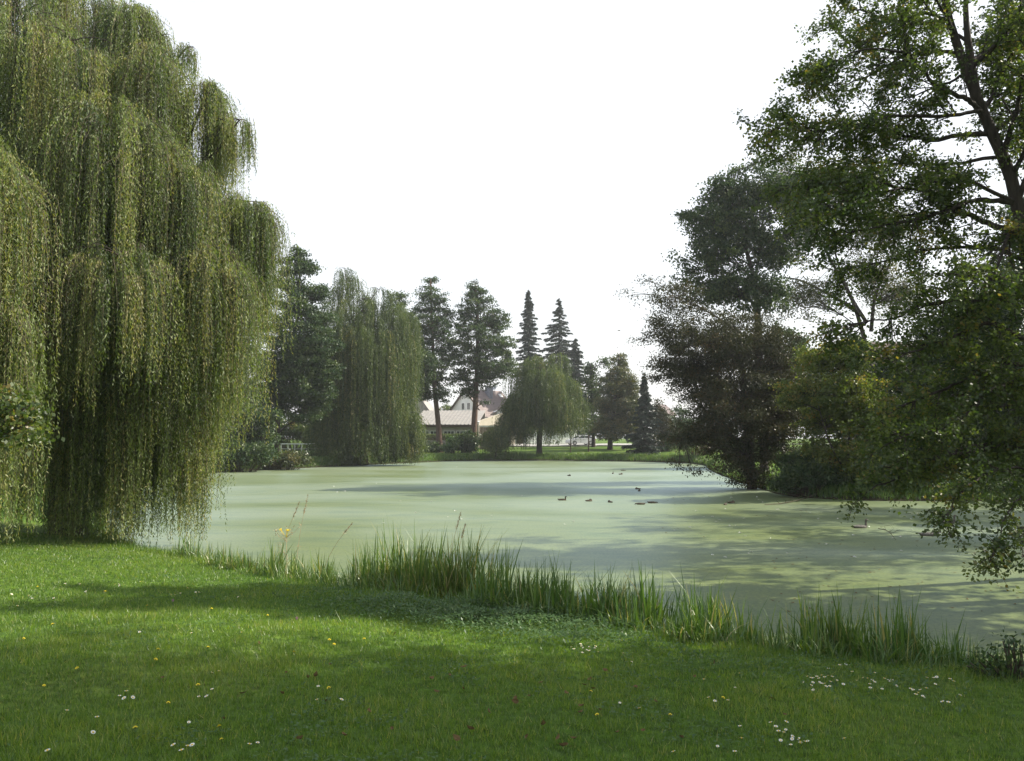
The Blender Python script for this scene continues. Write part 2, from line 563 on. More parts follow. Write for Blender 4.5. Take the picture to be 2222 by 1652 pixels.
def lobe_tree(name, label, cat, Y, trunk_px, r0, lobes, mat, bark, leaf=(.16, .11), clump=.55, nl=60, k=1.0, tri=False, flat=.55,
              seed=1, group=None, stems=(), trunk_vis=True, tint_amp=.25, droop=.25, dscale=.9, twig=.012):
    """A broadleaf tree: trunk, limbs to each lobe of the crown, twigs to leaf clumps, leaves round the twigs.
    trunk_px / lobes are measured on the photograph and set Y metres away; each lobe is (x, y, rx, ry[, density[, depth offset]])."""
    rng = np.random.default_rng(seed)
    s = Y / F
    base = at(*trunk_px[0], Y)
    base[2] = float(gz(base[0], base[1]))
    root = thing(name, label, cat, base, group)
    T = [base - [0, 0, .3]] + [at(x, y, Y) for x, y in trunk_px[1:]]
    tr = curve(T, 18)
    tr[1:-1, 1] += np.cumsum(rng.normal(size=16)) * .05
    tb = MB()
    rad = r0 * np.linspace(1, .22, 18)
    rad[0] *= 1.25
    tb.tubes(tr, rad, 8)
    allst = [tr]
    for st in stems:
        q = curve([at(x, y, Y + dy) for x, y, dy in st], 14)
        tb.tubes(q, r0 * np.linspace(.62, .12, 14), 7)
        allst.append(q)
    tp = np.vstack(allst)
    cb, bb = MB(), MB()
    done = []
    for lb in lobes:
        x, y, rx, ry = lb[:4]
        den = lb[4] if len(lb) > 4 else 1.0
        off = lb[5] if len(lb) > 5 else rng.normal() * rx * s * .35
        c = at(x, y, Y + off)
        R = np.array([rx * s, rx * s * dscale, ry * s])
        n = max(3, int(k * den * 5.2 * (R[0] * R[2]) / clump ** 2))
        u = rdir(rng, n) * (rng.random((n, 1)) ** .42)
        cc = c + u * R
        # limb: from the nearest stem point that lies lower than the lobe
        dz = c[2] - tp[:, 2]
        hd = np.linalg.norm(tp[:, :2] - c[:2], axis=1)
        cost = np.abs(dz - .45 * hd) + .25 * hd
        st = tp[np.argmin(cost)]
        rl = max(.22 * r0, .03)
        if den < .5 and done:           # a thin outlier hangs from the crown next to it
            dn = np.array(done)
            st = dn[np.argmin(np.linalg.norm(dn - c, axis=1))]
            rl = .018
        else:
            done.append(c)
        lim = arcs(st[None], c[None], rng, 8, .08, .05)[0]
        tb.tubes(lim, np.linspace(rl, .012, 8), 5)
        j = np.clip((rng.random(n) * 6 + 2).astype(int), 0, 7)
        ends = lim[j]
        bb.tubes(arcs(ends, cc, rng, 5, .06, .07), np.linspace(twig * 1.6, twig * .5, 5), 3)
        m = int(nl * den ** .3)
        ct = np.repeat(np.clip(.5 + rng.normal(size=n) * tint_amp, 0, 1), m)
        cs = np.repeat(clump * rng.uniform(.7, 1.25, n), m)[:, None]
        P = np.repeat(cc, m, 0) + rng.normal(size=(n * m, 3)) * cs * np.array([.55, .55, .55 * flat])
        D = rdir(rng, n * m) + np.array([0, 0, -droop])
        sz = rng.uniform(.7, 1.3, n * m)
        cb.leaves(P, D, leaf[0] * sz, leaf[1] * sz, rng, np.clip(ct + rng.normal(size=n * m) * .16, 0, 1), tri)
    tb.build('trunk', bark, root, smooth=True)
    bb.build('branches', bark, root)
    cb.build('crown', mat, root)
    return root


def willow(name, label, cat, Y, trunk_px, r0, fountains, leaf, seed, group=None, bundle=.35, per=16, step=.09, amp=.22, trunk_top=None, mat='willow', zmin=.05, quad=True, limbs=True, strandtube=0.0, tmean=.48):
    """A weeping willow: limbs rise to fountain heads, curtains of leafy strands hang from a dome round each head.
    fountain = (x, y_top, rx, y_bottom, n bundles, depth offset)."""
    rng = np.random.default_rng(seed)
    s = Y / F
    base = at(*trunk_px[0], Y)
    base[2] = float(gz(base[0], base[1]))
    root = thing(name, label, cat, base, group)
    tr = curve([base - [0, 0, .4]] + [at(x, y, Y) for x, y in trunk_px[1:]], 16)
    tb, fb = MB(), MB()
    rad = r0 * np.linspace(1.0, .45, 16)
    rad[0] *= 1.3
    tb.tubes(tr, rad, 9)
    fork = tr[-1]
    for (x, y, rx, yb, nb, off) in fountains:
        top = at(x, y, Y + off)
        R = rx * s
        bot = at(x, yb, Y + off)[2]
        if limbs:
            i0 = rng.integers(7, 16)
            lim = curve([tr[i0], tr[i0] * .45 + top * .55 + [0, 0, -.06 * (top[2] - tr[i0][2])], top - [0, 0, R * .25]], 10)
            tb.tubes(lim, np.linspace(r0 * .34, .018, 10), 6)
        # limbs of the dome
        nbr = max(4, int(nb / 14))
        th = rng.random(nbr) * 2 * math.pi
        E = top + np.stack([np.cos(th) * R * .8, np.sin(th) * R * .8, -R * .28 * np.ones(nbr)], 1)
        S = np.repeat((top - [0, 0, R * .3])[None], nbr, 0)
        tb.tubes(arcs(S, E, rng, 6, .25, .05), np.linspace(.018, .006, 6), 4)
        th = rng.random(nb) * 2 * math.pi
        rho = np.sqrt(rng.random(nb) * .96 + .04) * rng.uniform(.86, 1.1, nb)
        bx = np.stack([np.cos(th) * rho * R, np.sin(th) * rho * R, -(rho ** 2) * R * .75 - np.abs(rng.normal(size=nb)) * R * .34 + R * .1], 1) + top
        bl = np.maximum(bx[:, 2] - bot, .6) * np.clip(rng.normal(.88, .17, nb), .3, 1.08)
        bt = np.clip(tmean + rng.normal(size=nb) * amp * .9, 0.02, 1)
        n = nb * per
        r_ = np.repeat(bx, per, 0) + rng.normal(size=(n, 3)) * bundle * np.array([.5, .5, .35])
        ln = np.repeat(bl, per) * rng.uniform(.55, 1.05, n)
        ln = np.minimum(ln, np.maximum(r_[:, 2] - zmin - np.maximum(gz(r_[:, 0], r_[:, 1]), 0) - .12 * rng.random(n), .4))
        outw = unit(np.stack([np.cos(np.repeat(th, per)), np.sin(np.repeat(th, per)), np.zeros(n)], 1) + rng.normal(size=(n, 3)) * [.35, .35, 0])
        spread = (.05 + .75 * rng.random(n) ** 2) * np.minimum(ln * .25, 1.0) * (1 + s * 12)
        # the rim is thin: sky shows between its strands
        thin = rng.random(n) < np.where(np.repeat(rho, per) > .78, .42, 1.0)
        r_, ln, outw, spread = r_[thin], ln[thin], outw[thin], spread[thin]
        btn = np.repeat(bt, per)[thin]
        n = len(ln)
        # leaves along the strands
        cnt = np.maximum((ln / step).astype(int), 4)
        sid = np.repeat(np.arange(n), cnt)
        o0 = np.concatenate([[0], np.cumsum(cnt)[:-1]])
        t = (np.arange(len(sid)) - o0[sid] + rng.random(len(sid))) * step
        t = np.minimum(t, ln[sid])
        swx = rng.uniform(0, 6.28, n)
        P = r_[sid] + outw[sid] * (spread[sid] * (1 - np.exp(-t / .5)))[:, None]
        P[:, 2] -= t - spread[sid] * .35 * (1 - np.exp(-t / .25))
        P[:, 0] += .035 * np.sin(t * 1.7 + swx[sid])
        P[:, 1] += .035 * np.cos(t * 1.4 + swx[sid])
        D = rng.normal(size=(len(sid), 3)) * [.55, .55, .3] + [0, 0, -1]
        sz = rng.uniform(.7, 1.25, len(sid))
        tint = np.clip(btn[sid] + rng.normal(size=n)[sid] * .1 + rng.normal(size=len(sid)) * .13, 0, 1)
        fb.leaves(P, D, leaf[0] * sz, leaf[1] * sz, rng, tint, tri=not quad)
        if strandtube:
            m = int(n * strandtube)
            pick = rng.choice(n, m, False)
            tt = np.linspace(0, 1, 6)[None] * ln[pick][:, None]
            Q = r_[pick][:, None] + outw[pick][:, None] * (spread[pick][:, None] * (1 - np.exp(-tt / .5)))[..., None]
            Q[..., 2] -= tt - spread[pick][:, None] * .35 * (1 - np.exp(-tt / .25))
            Q[..., 0] += .035 * np.sin(tt * 1.7 + swx[pick][:, None])
            Q[..., 1] += .035 * np.cos(tt * 1.4 + swx[pick][:, None])
            fb.tubes(Q, np.linspace(.006, .002, 6), 3, mi=1)
    tb.build('trunk', M['bark_dark'], root, smooth=True)
    fb.build('foliage', [M[mat], M['twig']], root)
    return root


def spruce(name, label, Y, px, top, base_y, width_px, seed, group=None, mat='spruce', dens=1.0, first=0.0, gap=.55, asym=None):
    """width_px: half-width of the crown (photo pixels) as (fraction of height from the top, half width) pairs."""
    rng = np.random.default_rng(seed)
    s = Y / F
    b = gpt(px, Y)
    root = thing(name, label, 'conifer', b, group)
    H = at(px, top, Y)[2] - b[2]
    tb, cb = MB(), MB()
    tb.tubes(np.array([[b[0], b[1], b[2] - .3 + (H + .3) * t] for t in np.linspace(0, 1, 10)]), H * .012 * np.linspace(1.1, .08, 10) + .01, 7)
    fr, hw = zip(*width_px)
    z = 0.25
    while z < H * (1 - first):
        f = z / H
        R = np.interp(f, fr, hw) * s
        nb = int(rng.integers(6, 9))
        th = rng.random() * 6.28 + np.arange(nb) * 6.28 / nb + rng.normal(size=nb) * .2
        ln = R * np.where(rng.random(nb) < .15, .45, rng.uniform(.6, 1.2, nb)) * (1 + (asym(th) if asym else 0))
        u = np.linspace(0, 1, 7)[None, :]
        rr = ln[:, None] * u
        zz = b[2] + H - z - .62 * rr * u * .7 + (.52 * ln[:, None]) * np.maximum(u - .55, 0) * 1.2 + rng.normal(size=(nb, 1)) * .25 * gap
        P = np.stack([b[0] + np.cos(th)[:, None] * rr, b[1] + np.sin(th)[:, None] * rr, zz], -1)
        tb.tubes(P, np.linspace(.035, .008, 7) * (1 + H / 40), 3)
        n = int(max(nb * 10, dens * 30 * ln.sum() / .5))
        bi = rng.choice(nb, n, p=ln / ln.sum())
        t = rng.random(n) ** .8
        k = np.clip(t * 6, 0, 5.999)
        ki = k.astype(int)
        Q = P[bi, ki] * (1 - (k - ki))[:, None] + P[bi, ki + 1] * (k - ki)[:, None]
        od = np.stack([np.cos(th[bi]), np.sin(th[bi]), np.zeros(n)], 1)
        sd = np.stack([-np.sin(th[bi]), np.cos(th[bi]), np.zeros(n)], 1)
        Q = Q + sd * (rng.normal(size=n) * .16 * ln[bi] * (1.1 - t))[:, None]
        Q[:, 2] -= np.abs(rng.normal(size=n)) * .12
        D = od * .6 + sd * rng.normal(size=(n, 1)) * .6 + np.array([0, 0, -.45]) + rng.normal(size=(n, 3)) * .25
        L_ = rng.uniform(.2, .42, n) * min(1, .35 + H / 20)
        cb.leaves(Q, D, L_, L_ * .42, rng, np.clip(rng.normal(.5, .22, n), 0, 1), True)
        z += gap * (.5 + .5 * min(1, R / 1.5)) * rng.uniform(.8, 1.2)
    # leader
    n = 60
    Q = np.stack([b[0] + rng.normal(size=n) * .08, b[1] + rng.normal(size=n) * .08, b[2] + H - rng.random(n) * 1.0], 1)
    cb.leaves(Q, rdir(rng, n) + [0, 0, .4], .25, .1, rng, .5, True)
    tb.build('trunk', M['bark_dark'], root)
    cb.build('crown', M[mat], root)
    return root


def limb_tree(name, label, cat, trunk, r0, limbs, mat, bark, leaf=(.085, .06), seed=3, sub=.28, group=None, lpt=15, trunk2=(), tl=1.0, spread=1.0):
    """A tree built branch by branch: limbs are world polylines with (start radius, sub-branch length, density)."""
    rng = np.random.default_rng(seed)
    root = thing(name, label, cat, (trunk[0][0], trunk[0][1], float(gz(trunk[0][0], trunk[0][1]))), group)
    tb, bb, cb = MB(), MB(), MB()
    tr = curve(trunk, 26)
    tr[2:-1] += np.cumsum(rng.normal(size=(23, 3)), 0) * .012
    tb.tubes(tr, r0 * np.linspace(1, .25, 26), 10)
    for q in trunk2:
        tb.tubes(curve(q, 20), r0 * np.linspace(.6, .15, 20), 8)
    stem = np.vstack([tr] + [curve(q, 20) for q in trunk2])
    for pts, rad, sl, den in limbs:
        pts = np.asarray(pts, float)
        dd = np.linalg.norm(stem - pts[0], axis=1)
        pts = np.vstack([stem[np.argmin(dd)][None], pts[1:]] if dd.min() < .7 else [stem[np.argmin(dd)][None], pts])
        n = max(8, int(len(pts) * 6))
        lp = curve(pts, n)
        lp[1:] += np.cumsum(rng.normal(size=(n - 1, 3)), 0) * .014
        tb.tubes(lp, np.linspace(rad, .006, n), 6)
        seg = np.linalg.norm(np.diff(lp, axis=0), axis=1)
        tot = seg.sum()
        m = int(tot / sub * den)
        cum = np.concatenate([[0], np.cumsum(seg)]) / tot
        f = np.sort(rng.uniform(.12, 1, m))
        S = np.stack([np.interp(f, cum, lp[:, i]) for i in range(3)], 1)
        tan = unit(np.stack([np.interp(np.minimum(f + .03, 1), cum, lp[:, i]) - np.interp(f - .03, cum, lp[:, i]) for i in range(3)], 1))
        side = rdir(rng, m) * [1, 1, .55]
        side = unit(side - (side * tan).sum(1, keepdims=True) * tan)
        D = unit(tan * .75 + side * spread * .9 + [0, 0, -.05])
        ln = sl * rng.uniform(.45, 1.2, m) * (1.15 - .55 * f)
        E = S + D * ln[:, None]
        E[:, 2] -= .12 * ln
        A = arcs(S, E, rng, 6, .07, .06)
        bb.tubes(A, np.linspace(.014, .004, 6), 4)
        # twigs
        nt_ = 7
        tf = rng.uniform(.15, 1, (m, nt_))
        kk = np.clip(tf * 5, 0, 4.999)
        ki = kk.astype(int)
        mi = np.arange(m)[:, None]
        TS = (A[mi, ki] * (1 - (kk - ki))[..., None] + A[mi, ki + 1] * (kk - ki)[..., None]).reshape(-1, 3)
        tD = unit(np.repeat(D, nt_, 0) * .7 + rng.normal(size=(m * nt_, 3)) * [.8, .8, .5])
        tln = rng.uniform(.15, .5, m * nt_) * tl
        TE = TS + tD * tln[:, None] - np.array([0, 0, .05])
        B = arcs(TS, TE, rng, 4, .03, .06)
        bb.tubes(B, np.linspace(.005, .002, 4), 3)
        g = lpt
        lf = rng.uniform(.1, 1.05, (len(TS), g))
        P = (TS[:, None] + (TE - TS)[:, None] * lf[..., None]).reshape(-1, 3) + rng.normal(size=(len(TS) * g, 3)) * .05
        LD = np.repeat(tD, g, 0) * .4 + rng.normal(size=(len(P), 3)) * [.8, .8, .55] + [0, 0, -.25]
        sz = rng.uniform(.65, 1.25, len(P))
        tn = np.repeat(np.clip(rng.normal(.5, .2, m), 0, 1), nt_ * g) + rng.normal(size=len(P)) * .16
        cb.leaves(P, LD, leaf[0] * sz, leaf[1] * sz, rng, np.clip(tn, 0, 1))
    tb.build('trunk', bark, root, smooth=True)
    bb.build('branches', bark, root)
    cb.build('crown', mat, root)
    return root


def shrub(name, label, cat, Y, lobes, mat, seed, leaf=(.12, .08), clump=.35, nl=55, group=None, k=1.1, bark='twig', tri=False, tint_amp=.22):
    """A bush: several stems from the ground, leaf clumps through its volume."""
    rng = np.random.default_rng(seed)
    x0 = lobes[0][0]
    b = gpt(x0, Y)
    root = thing(name, label, cat, b, group)
    s = Y / F
    tb, cb = MB(), MB()
    for lb in lobes:
        x, y, rx, ry = lb[:4]
        off = lb[4] if len(lb) > 4 else 0
        c = at(x, y, Y + off)
        R = np.array([rx, rx * .8, ry]) * s
        n = max(4, int(k * 5 * R[0] * R[2] / clump ** 2))
        cc = c + rdir(rng, n) * rng.random((n, 1)) ** .4 * R
        g = gz(cc[:, 0], cc[:, 1])
        cc[:, 2] = np.maximum(cc[:, 2], np.maximum(g, 0) + .1)
        st = np.repeat(b[None], n, 0) * .6 + cc * .4
        st[:, 2] = np.maximum(gz(st[:, 0], st[:, 1]), -.3) - .05
        tb.tubes(arcs(st, cc, rng, 5, .05, .08), np.linspace(.022, .006, 5), 4)
        P = np.repeat(cc, nl, 0) + rng.normal(size=(n * nl, 3)) * clump * .55 * [1, 1, .7]
        P[:, 2] = np.maximum(P[:, 2], .03)
        D = rdir(rng, n * nl) + [0, 0, -.15]
        sz = rng.uniform(.7, 1.3, n * nl)
        tn = np.repeat(np.clip(rng.normal(.5, tint_amp, n), 0, 1), nl) + rng.normal(size=n * nl) * .15
        cb.leaves(P, D, leaf[0] * sz, leaf[1] * sz, rng, np.clip(tn, 0, 1), tri)
    tb.build('stems', M[bark], root)
    cb.build('foliage', mat, root)
    return root

# ------------------------------------------------------------------ the trees, from the near ones to the far ones
willow('weeping_willow', 'huge weeping willow by the pond, its curtains filling the left of the view', 'tree', 21,
       [(150, 1165), (150, 1000), (175, 760), (190, 520), (195, 330)], .48,
       [(90, -110, 190, 700, 86, 1.0), (285, 15, 70, 420, 29, 0), (335, 105, 85, 560, 43, -.6), (420, 165, 75, 560, 36, .6),
        (488, 250, 42, 410, 10, 0), (375, 330, 98, 800, 68, -1.2), (530, 420, 66, 770, 45, .2), (440, 520, 100, 950, 72, -1.4),
        (230, 220, 160, 800, 94, -2.0), (90, 420, 150, 1150, 86, -.5), (255, 520, 95, 880, 50, -3.2), (300, 620, 150, 1165, 94, -.8),
        (365, 690, 80, 1165, 54, .8), (110, 700, 130, 1178, 72, .5), (440, 800, 40, 1010, 22, 0), (150, 1055, 36, 1178, 12, -2.2),
        (345, 860, 62, 1180, 33, -1.0), (50, 10, 110, 470, 43, -2.4), (160, 60, 90, 520, 29, -2.2), (305, 8, 26, 150, 6, 0), (352, 70, 24, 210, 6, 0), (405, 98, 24, 240, 6, 0), (455, 182, 22, 330, 6, 0), (520, 255, 20, 420, 6, 0), (575, 455, 26, 720, 9, 0), (566, 600, 22, 780, 7, 0), (486, 690, 24, 930, 9, 0), (200, 820, 70, 1178, 33, -1.8), (395, 850, 38, 1130, 19, -.6)],
       (.088, .019), 11, bundle=.15, per=27, step=.058, amp=.34, tmean=.53, strandtube=.3)
willow('weeping_willow', 'nearer weeping willow cut off by the left edge, with sunlit pale green strands', 'tree', 16.5,
       [(-120, 1215), (-120, 900), (-115, 600), (-110, 380)], .26,
       [(-85, 262, 100, 1000, 80, 0), (-20, 330, 70, 1100, 56, -.4), (-40, 560, 92, 1165, 58, .3), (0, 640, 58, 1060, 34, -.8)],
       (.09, .020), 12, bundle=.18, per=17, step=.056, amp=.22, tmean=.62, strandtube=.3)
lobe_tree('young_alder', 'broad leaved sapling in front of the near willow at the left edge', 'tree', 13.5,
          [(-40, 1225), (-30, 1050), (-5, 930)], .05, [(20, 880, 62, 42, 1.2), (55, 925, 48, 32, 1.0), (-20, 930, 60, 60), (65, 880, 36, 26, .8)],
          M['lime'], M['bark'], leaf=(.085, .06), clump=.22, nl=34, seed=5, twig=.006)

# the big alder leaning in from the right: limbs measured on the photograph, each at a distance of its own
NY = 15.0


def pl(*pts, y0=NY, y1=None):
    y1 = y0 if y1 is None else y1
    n = len(pts)
    return [at(p[0], p[1], y0 + (y1 - y0) * i / (n - 1)) for i, p in enumerate(pts)]


limbs = [
    (pl((2048, 27), (1990, 54), (1923, 37), (1855, 12), (1815, -8), y0=15, y1=14), .035, 1.0, 1),
    (pl((2110, 90), (2050, 60), (1980, -20), (1900, -70), y0=15, y1=16), .04, 1.0, 1),
    (pl((2130, 244), (2092, 210), (2042, 183), (1991, 142), (1957, 112), (1860, 105), (1770, 142), y0=15, y1=13.6), .055, 1.0, 1.1),
    (pl((2100, 166), (2048, 176), (1974, 203), (1880, 230), y0=15, y1=16.5), .03, .9, .9),
    (pl((2130, 257), (2092, 251), (1967, 254), (1872, 268), (1770, 290), (1690, 285), y0=15, y1=14), .045, 1.0, 1.1),
    (pl((2126, 322), (2042, 305), (1967, 291), (1889, 271), (1800, 258), (1700, 262), (1655, 288), y0=15, y1=15.6), .05, .9, 1.1),
    (pl((2160, 350), (2060, 352), (1950, 350), (1840, 352), (1740, 372), y0=15, y1=16.5), .04, .9, 1),
    (pl((2180, 420), (2080, 400), (1960, 420), (1850, 440), (1760, 470), y0=15, y1=13), .04, 1.0, 1),
    (pl((2230, 525), (2157, 491), (2093, 464), (2042, 430), (1991, 407), (1940, 400), (1872, 393), (1790, 390), (1700, 405), y0=15, y1=14), .06, 1.0, 1.1),
    (pl((2240, 430), (2143, 437), (2076, 454), (2025, 474), (1967, 495), (1889, 522), (1805, 538), y0=15, y1=13.5), .055, 1.0, 1.1),
    (pl((2250, 560), (2150, 540), (2040, 545), (1930, 575), (1830, 600), y0=15, y1=16), .05, 1.0, 1),
    (pl((2260, 640), (2222, 648), (2126, 655), (2042, 662), (1991, 672), (1940, 692), (1872, 702), (1815, 722), y0=15, y1=14), .06, 1.0, 1.1),
    (pl((2260, 710), (2150, 700), (2040, 740), (1960, 765), (1900, 790), y0=15, y1=13.2), .05, 1.0, 1),
    (pl((2270, 780), (2222, 784), (2160, 784), (2099, 814), (2020, 850), (1960, 875), (1930, 885), y0=15, y1=14.4), .055, 1.0, 1.2),
    (pl((2270, 860), (2222, 818), (2160, 841), (2110, 892), (2050, 930), (1990, 950), (1950, 965), y0=15, y1=13), .05, 1.0, 1.2),
    (pl((2280, 900), (2180, 880), (2080, 860), (1980, 900), (1940, 920), (1900, 930), y0=15, y1=17), .05, 1.0, 1.1),
    (pl((2280, 955), (2222, 960), (2143, 960), (2086, 970), (1974, 1020), (1905, 1050), (1855, 1090), y0=15, y1=14), .04, .32, .7),
    (pl((2290, 1000), (2200, 970), (2100, 985), (2000, 1000), (1940, 1010), y0=15, y1=13.5), .045, .5, 1.1),
    (pl((2260, 1020), (2190, 1030), (2120, 1058), (2066, 1100), (2050, 1145), (2060, 1195), y0=13.5, y1=11.5), .022, .26, .6),
    (pl((2300, 1040), (2240, 1070), (2190, 1110), (2160, 1170), (2140, 1215), y0=13, y1=10.8), .022, .24, .38),
    (pl((2310, 1060), (2250, 1100), (2215, 1150), (2200, 1200), y0=12.5, y1=10.8), .02, .22, .38),
    (pl((2145, 150), (2190, 60), (2230, -40), y0=15, y1=14), .06, 1.0, 1.2),
    (pl((2190, 330), (2215, 200), (2235, 60), y0=15, y1=13.6), .06, 1.0, 1.3),
    (pl((2215, 420), (2260, 300), (2290, 150), y0=15, y1=14), .06, 1.0, 1.2),
    (pl((2230, 600), (2200, 500), (2150, 600), (2090, 590), y0=15, y1=12.8), .05, 1.0, 1.1),
    (pl((2100, 130), (2160, 90), (2210, 20), (2250, -60), y0=15, y1=17), .05, 1.0, 1.4),
    (pl((2125, 240), (2180, 160), (2230, 90), (2280, 40), y0=15, y1=16.5), .05, 1.0, 1.4),
    (pl((2160, 310), (2200, 240), (2250, 170), (2300, 120), y0=15, y1=17), .05, 1.0, 1.4),
    (pl((2190, 390), (2230, 320), (2270, 260), (2330, 220), y0=15, y1=14), .05, 1.0, 1.4),
    (pl((2070, 80), (2030, 20), (1970, -40), (1900, -90), y0=15, y1=14), .04, 1.0, 1.2),
    (pl((2060, 50), (2000, 30), (1930, 70), (1850, 90), (1790, 60), y0=15, y1=16.2), .04, .9, 1.1),
    (pl((2085, 130), (2010, 120), (1930, 140), (1840, 190), (1740, 190), y0=15, y1=16), .04, .9, 1.0),
    ([at(2280, 800, 15), [13.5, 12, 7.5], [14, 8, 9], [13, 5, 9.5]], .08, 1.5, 1.0),
    ([at(2250, 600, 15), [14, 16, 11], [17, 17, 13], [19, 16, 14]], .08, 1.5, 1.0),
]
limb_tree('alder_tree', 'large alder leaning over the pond from the right edge, with long arching branches', 'tree',
          pl((2330, 1250), (2300, 1050), (2262, 800), (2228, 540), (2192, 385), (2131, 250), (2085, 130), (2051, 25), (2028, -70), (2015, -170)), .17,
          limbs, M['lime'], M['bark_dark'], leaf=(.066, .047), seed=21, sub=.145, lpt=20, trunk2=[pl((2118, 215), (2106, 130), (2096, 30), (2098, -120))])

lobe_tree('alder_tree', 'dark leafed tree behind the leaning alder, its crown filling the top right corner', 'tree', 17.5,
          [(2440, 1150), (2430, 900), (2400, 500), (2380, 100)], .2,
          [(2255, 60, 62, 60), (2300, 180, 80, 80), (2250, 300, 56, 60), (2310, 420, 90, 80), (2265, -60, 90, 70), (2270, 520, 60, 60), (2400, 0, 90, 100), (2420, 300, 90, 100), (2290, 640, 70, 60), (2215, 190, 30, 34, .7)],
          M['alder'], M['bark_dark'], leaf=(.075, .055), clump=.3, nl=44, seed=46, k=1.3, twig=.006)

# outside the frame on the right: the tree whose shadow falls across the foreground lawn
lobe_tree('lawn_tree', 'broad tree on the lawn just outside the right of the frame', 'tree', 7.0,
          [(4200, 1300), (4200, 600), (4150, -500), (4100, -1300)], .25,
          [(3700, -700, 900, 700), (4500, -500, 900, 700), (4100, -1500, 1000, 800), (3600, -1500, 700, 600)],
          M['alder'], M['bark'], leaf=(.2, .15), clump=.8, nl=40, seed=31, k=.6)

lobe_tree('lawn_tree', 'taller tree behind the one just outside the right of the frame', 'tree', 10.5,
          [(3900, 1260), (3900, 600), (3850, -500), (3800, -1500)], .3,
          [(3500, -200, 560, 460), (4000, -300, 800, 600), (3700, -900, 850, 600), (4300, -900, 800, 700), (3600, -1500, 700, 500), (4100, -1700, 800, 600)],
          M['alder'], M['bark'], leaf=(.22, .16), clump=.9, nl=50, seed=32, k=1.25)

for px_, Y_, tp_, txt in ((2950, 16, -150, 'bank tree beyond the right edge of the frame, nearest to the lawn'), (2700, 25, -300, 'bank tree beyond the right edge of the frame, in the middle of the right bank'), (2700, 35, -80, 'bank tree beyond the right edge of the frame, farthest of the row')):
    rr_ = 6.0 * F / Y_
    hh_ = 945 - tp_
    lobe_tree('bank_tree', txt, 'tree', Y_, [(px_, 1030), (px_, 700), (px_, tp_ + hh_ * .5), (px_, tp_ + hh_ * .2)], .25,
              [(px_, tp_ + hh_ * .18, rr_ * .6, hh_ * .16), (px_ - rr_ * .35, tp_ + hh_ * .4, rr_ * .6, hh_ * .16), (px_ + rr_ * .5, tp_ + hh_ * .4, rr_ * .6, hh_ * .16),
               (px_ - rr_ * .3, tp_ + hh_ * .65, rr_ * .6, hh_ * .14), (px_ + rr_ * .5, tp_ + hh_ * .65, rr_ * .7, hh_ * .16)],
              M['alder'], M['bark'], leaf=(.26, .19), clump=.8, nl=50, seed=int(Y_), k=.5, flat=.45)

# right bank
lobe_tree('bronze_tree', 'dark bronze leaved tree leaning over the right bank, twigs trailing to the water', 'tree', 45,
          [(1632, 1058), (1622, 950), (1608, 800), (1590, 700)], .30,
          [(1500, 800, 95, 60), (1450, 720, 55, 40, .8), (1465, 645, 60, 40, .7), (1540, 740, 100, 70), (1620, 760, 100, 90), (1690, 800, 70, 90),
           (1540, 850, 75, 60), (1620, 880, 110, 80), (1535, 925, 70, 42), (1480, 950, 48, 26, .8), (1600, 980, 85, 55), (1630, 1035, 55, 26, 1), (1680, 950, 60, 70),
           (1395, 610, 38, 20, .22), (1372, 640, 26, 22, .16), (1400, 735, 30, 16, .25), (1425, 690, 30, 25, .3), (1440, 790, 32, 22, .7), (1500, 1018, 26, 14, .28), (1475, 1010, 22, 12, .18),
           (1645, 870, 80, 60), (1700, 880, 60, 60)],
          M['brown'], M['bark_dark'], leaf=(.13, .06), clump=.55, nl=90, seed=41, k=1.9, flat=.5, tint_amp=.2)
lobe_tree('alder_tree', 'tall alder behind the bronze leaved tree, its rounded top against the sky', 'tree', 50,
          [(1660, 1040), (1650, 850), (1640, 640), (1600, 480), (1578, 380)], .26,
          [(1582, 420, 55, 46, .9), (1535, 480, 62, 52), (1600, 500, 60, 55), (1560, 560, 62, 50, .9), (1630, 440, 50, 55, .7), (1655, 540, 50, 60, .7), (1600, 630, 70, 48, .9),
           (1660, 400, 45, 42, .55), (1670, 640, 50, 50, .7), (1545, 630, 60, 40, .8), (1500, 600, 40, 28, .45), (1705, 440, 60, 46, .8), (1760, 480, 56, 46, .7), (1720, 385, 46, 34, .6), (1690, 540, 50, 50, .7), (1490, 470, 26, 18, .6), (1515, 530, 30, 16, .6), (1555, 405, 26, 20, .6), (1600, 375, 26, 18, .6), (1655, 350, 34, 18, .55), (1480, 560, 24, 16, .5)],
          M['alder'], M['bark_dark'], leaf=(.16, .12), clump=.5, nl=54, seed=42, k=1.75, stems=[[(1645, 850, 0), (1640, 650, 1), (1645, 560, 1), (1660, 430, 1)]])
lobe_tree('ash_tree', 'open crowned tree with slender forked stems behind the right bank', 'tree', 54,
          [(1905, 1010), (1890, 820), (1855, 670), (1800, 560), (1755, 480)], .22,
          [(1720, 420, 70, 48, .55), (1790, 400, 80, 55, .5), (1860, 430, 80, 60, .5), (1760, 500, 60, 40, .45), (1830, 520, 60, 40, .35), (1720, 540, 48, 48, .45),
           (1920, 500, 70, 60, .6), (1780, 640, 50, 36, .4), (1900, 600, 70, 60, .55), (1700, 350, 48, 34, .35), (1950, 640, 70, 60, .6), (1730, 650, 50, 50, .55)],
          M['olive'], M['bark_dark'], leaf=(.14, .085), clump=.6, nl=60, seed=43, k=3.0,
          stems=[[(1880, 700, 0), (1845, 640, .5), (1815, 560, .5), (1800, 450, .5)], [(1890, 720, 0), (1900, 640, -.5), (1935, 560, -.5), (1950, 470, -.5)],
                 [(1855, 670, 0), (1800, 640, 1), (1740, 610, 1), (1690, 600, 1)]])
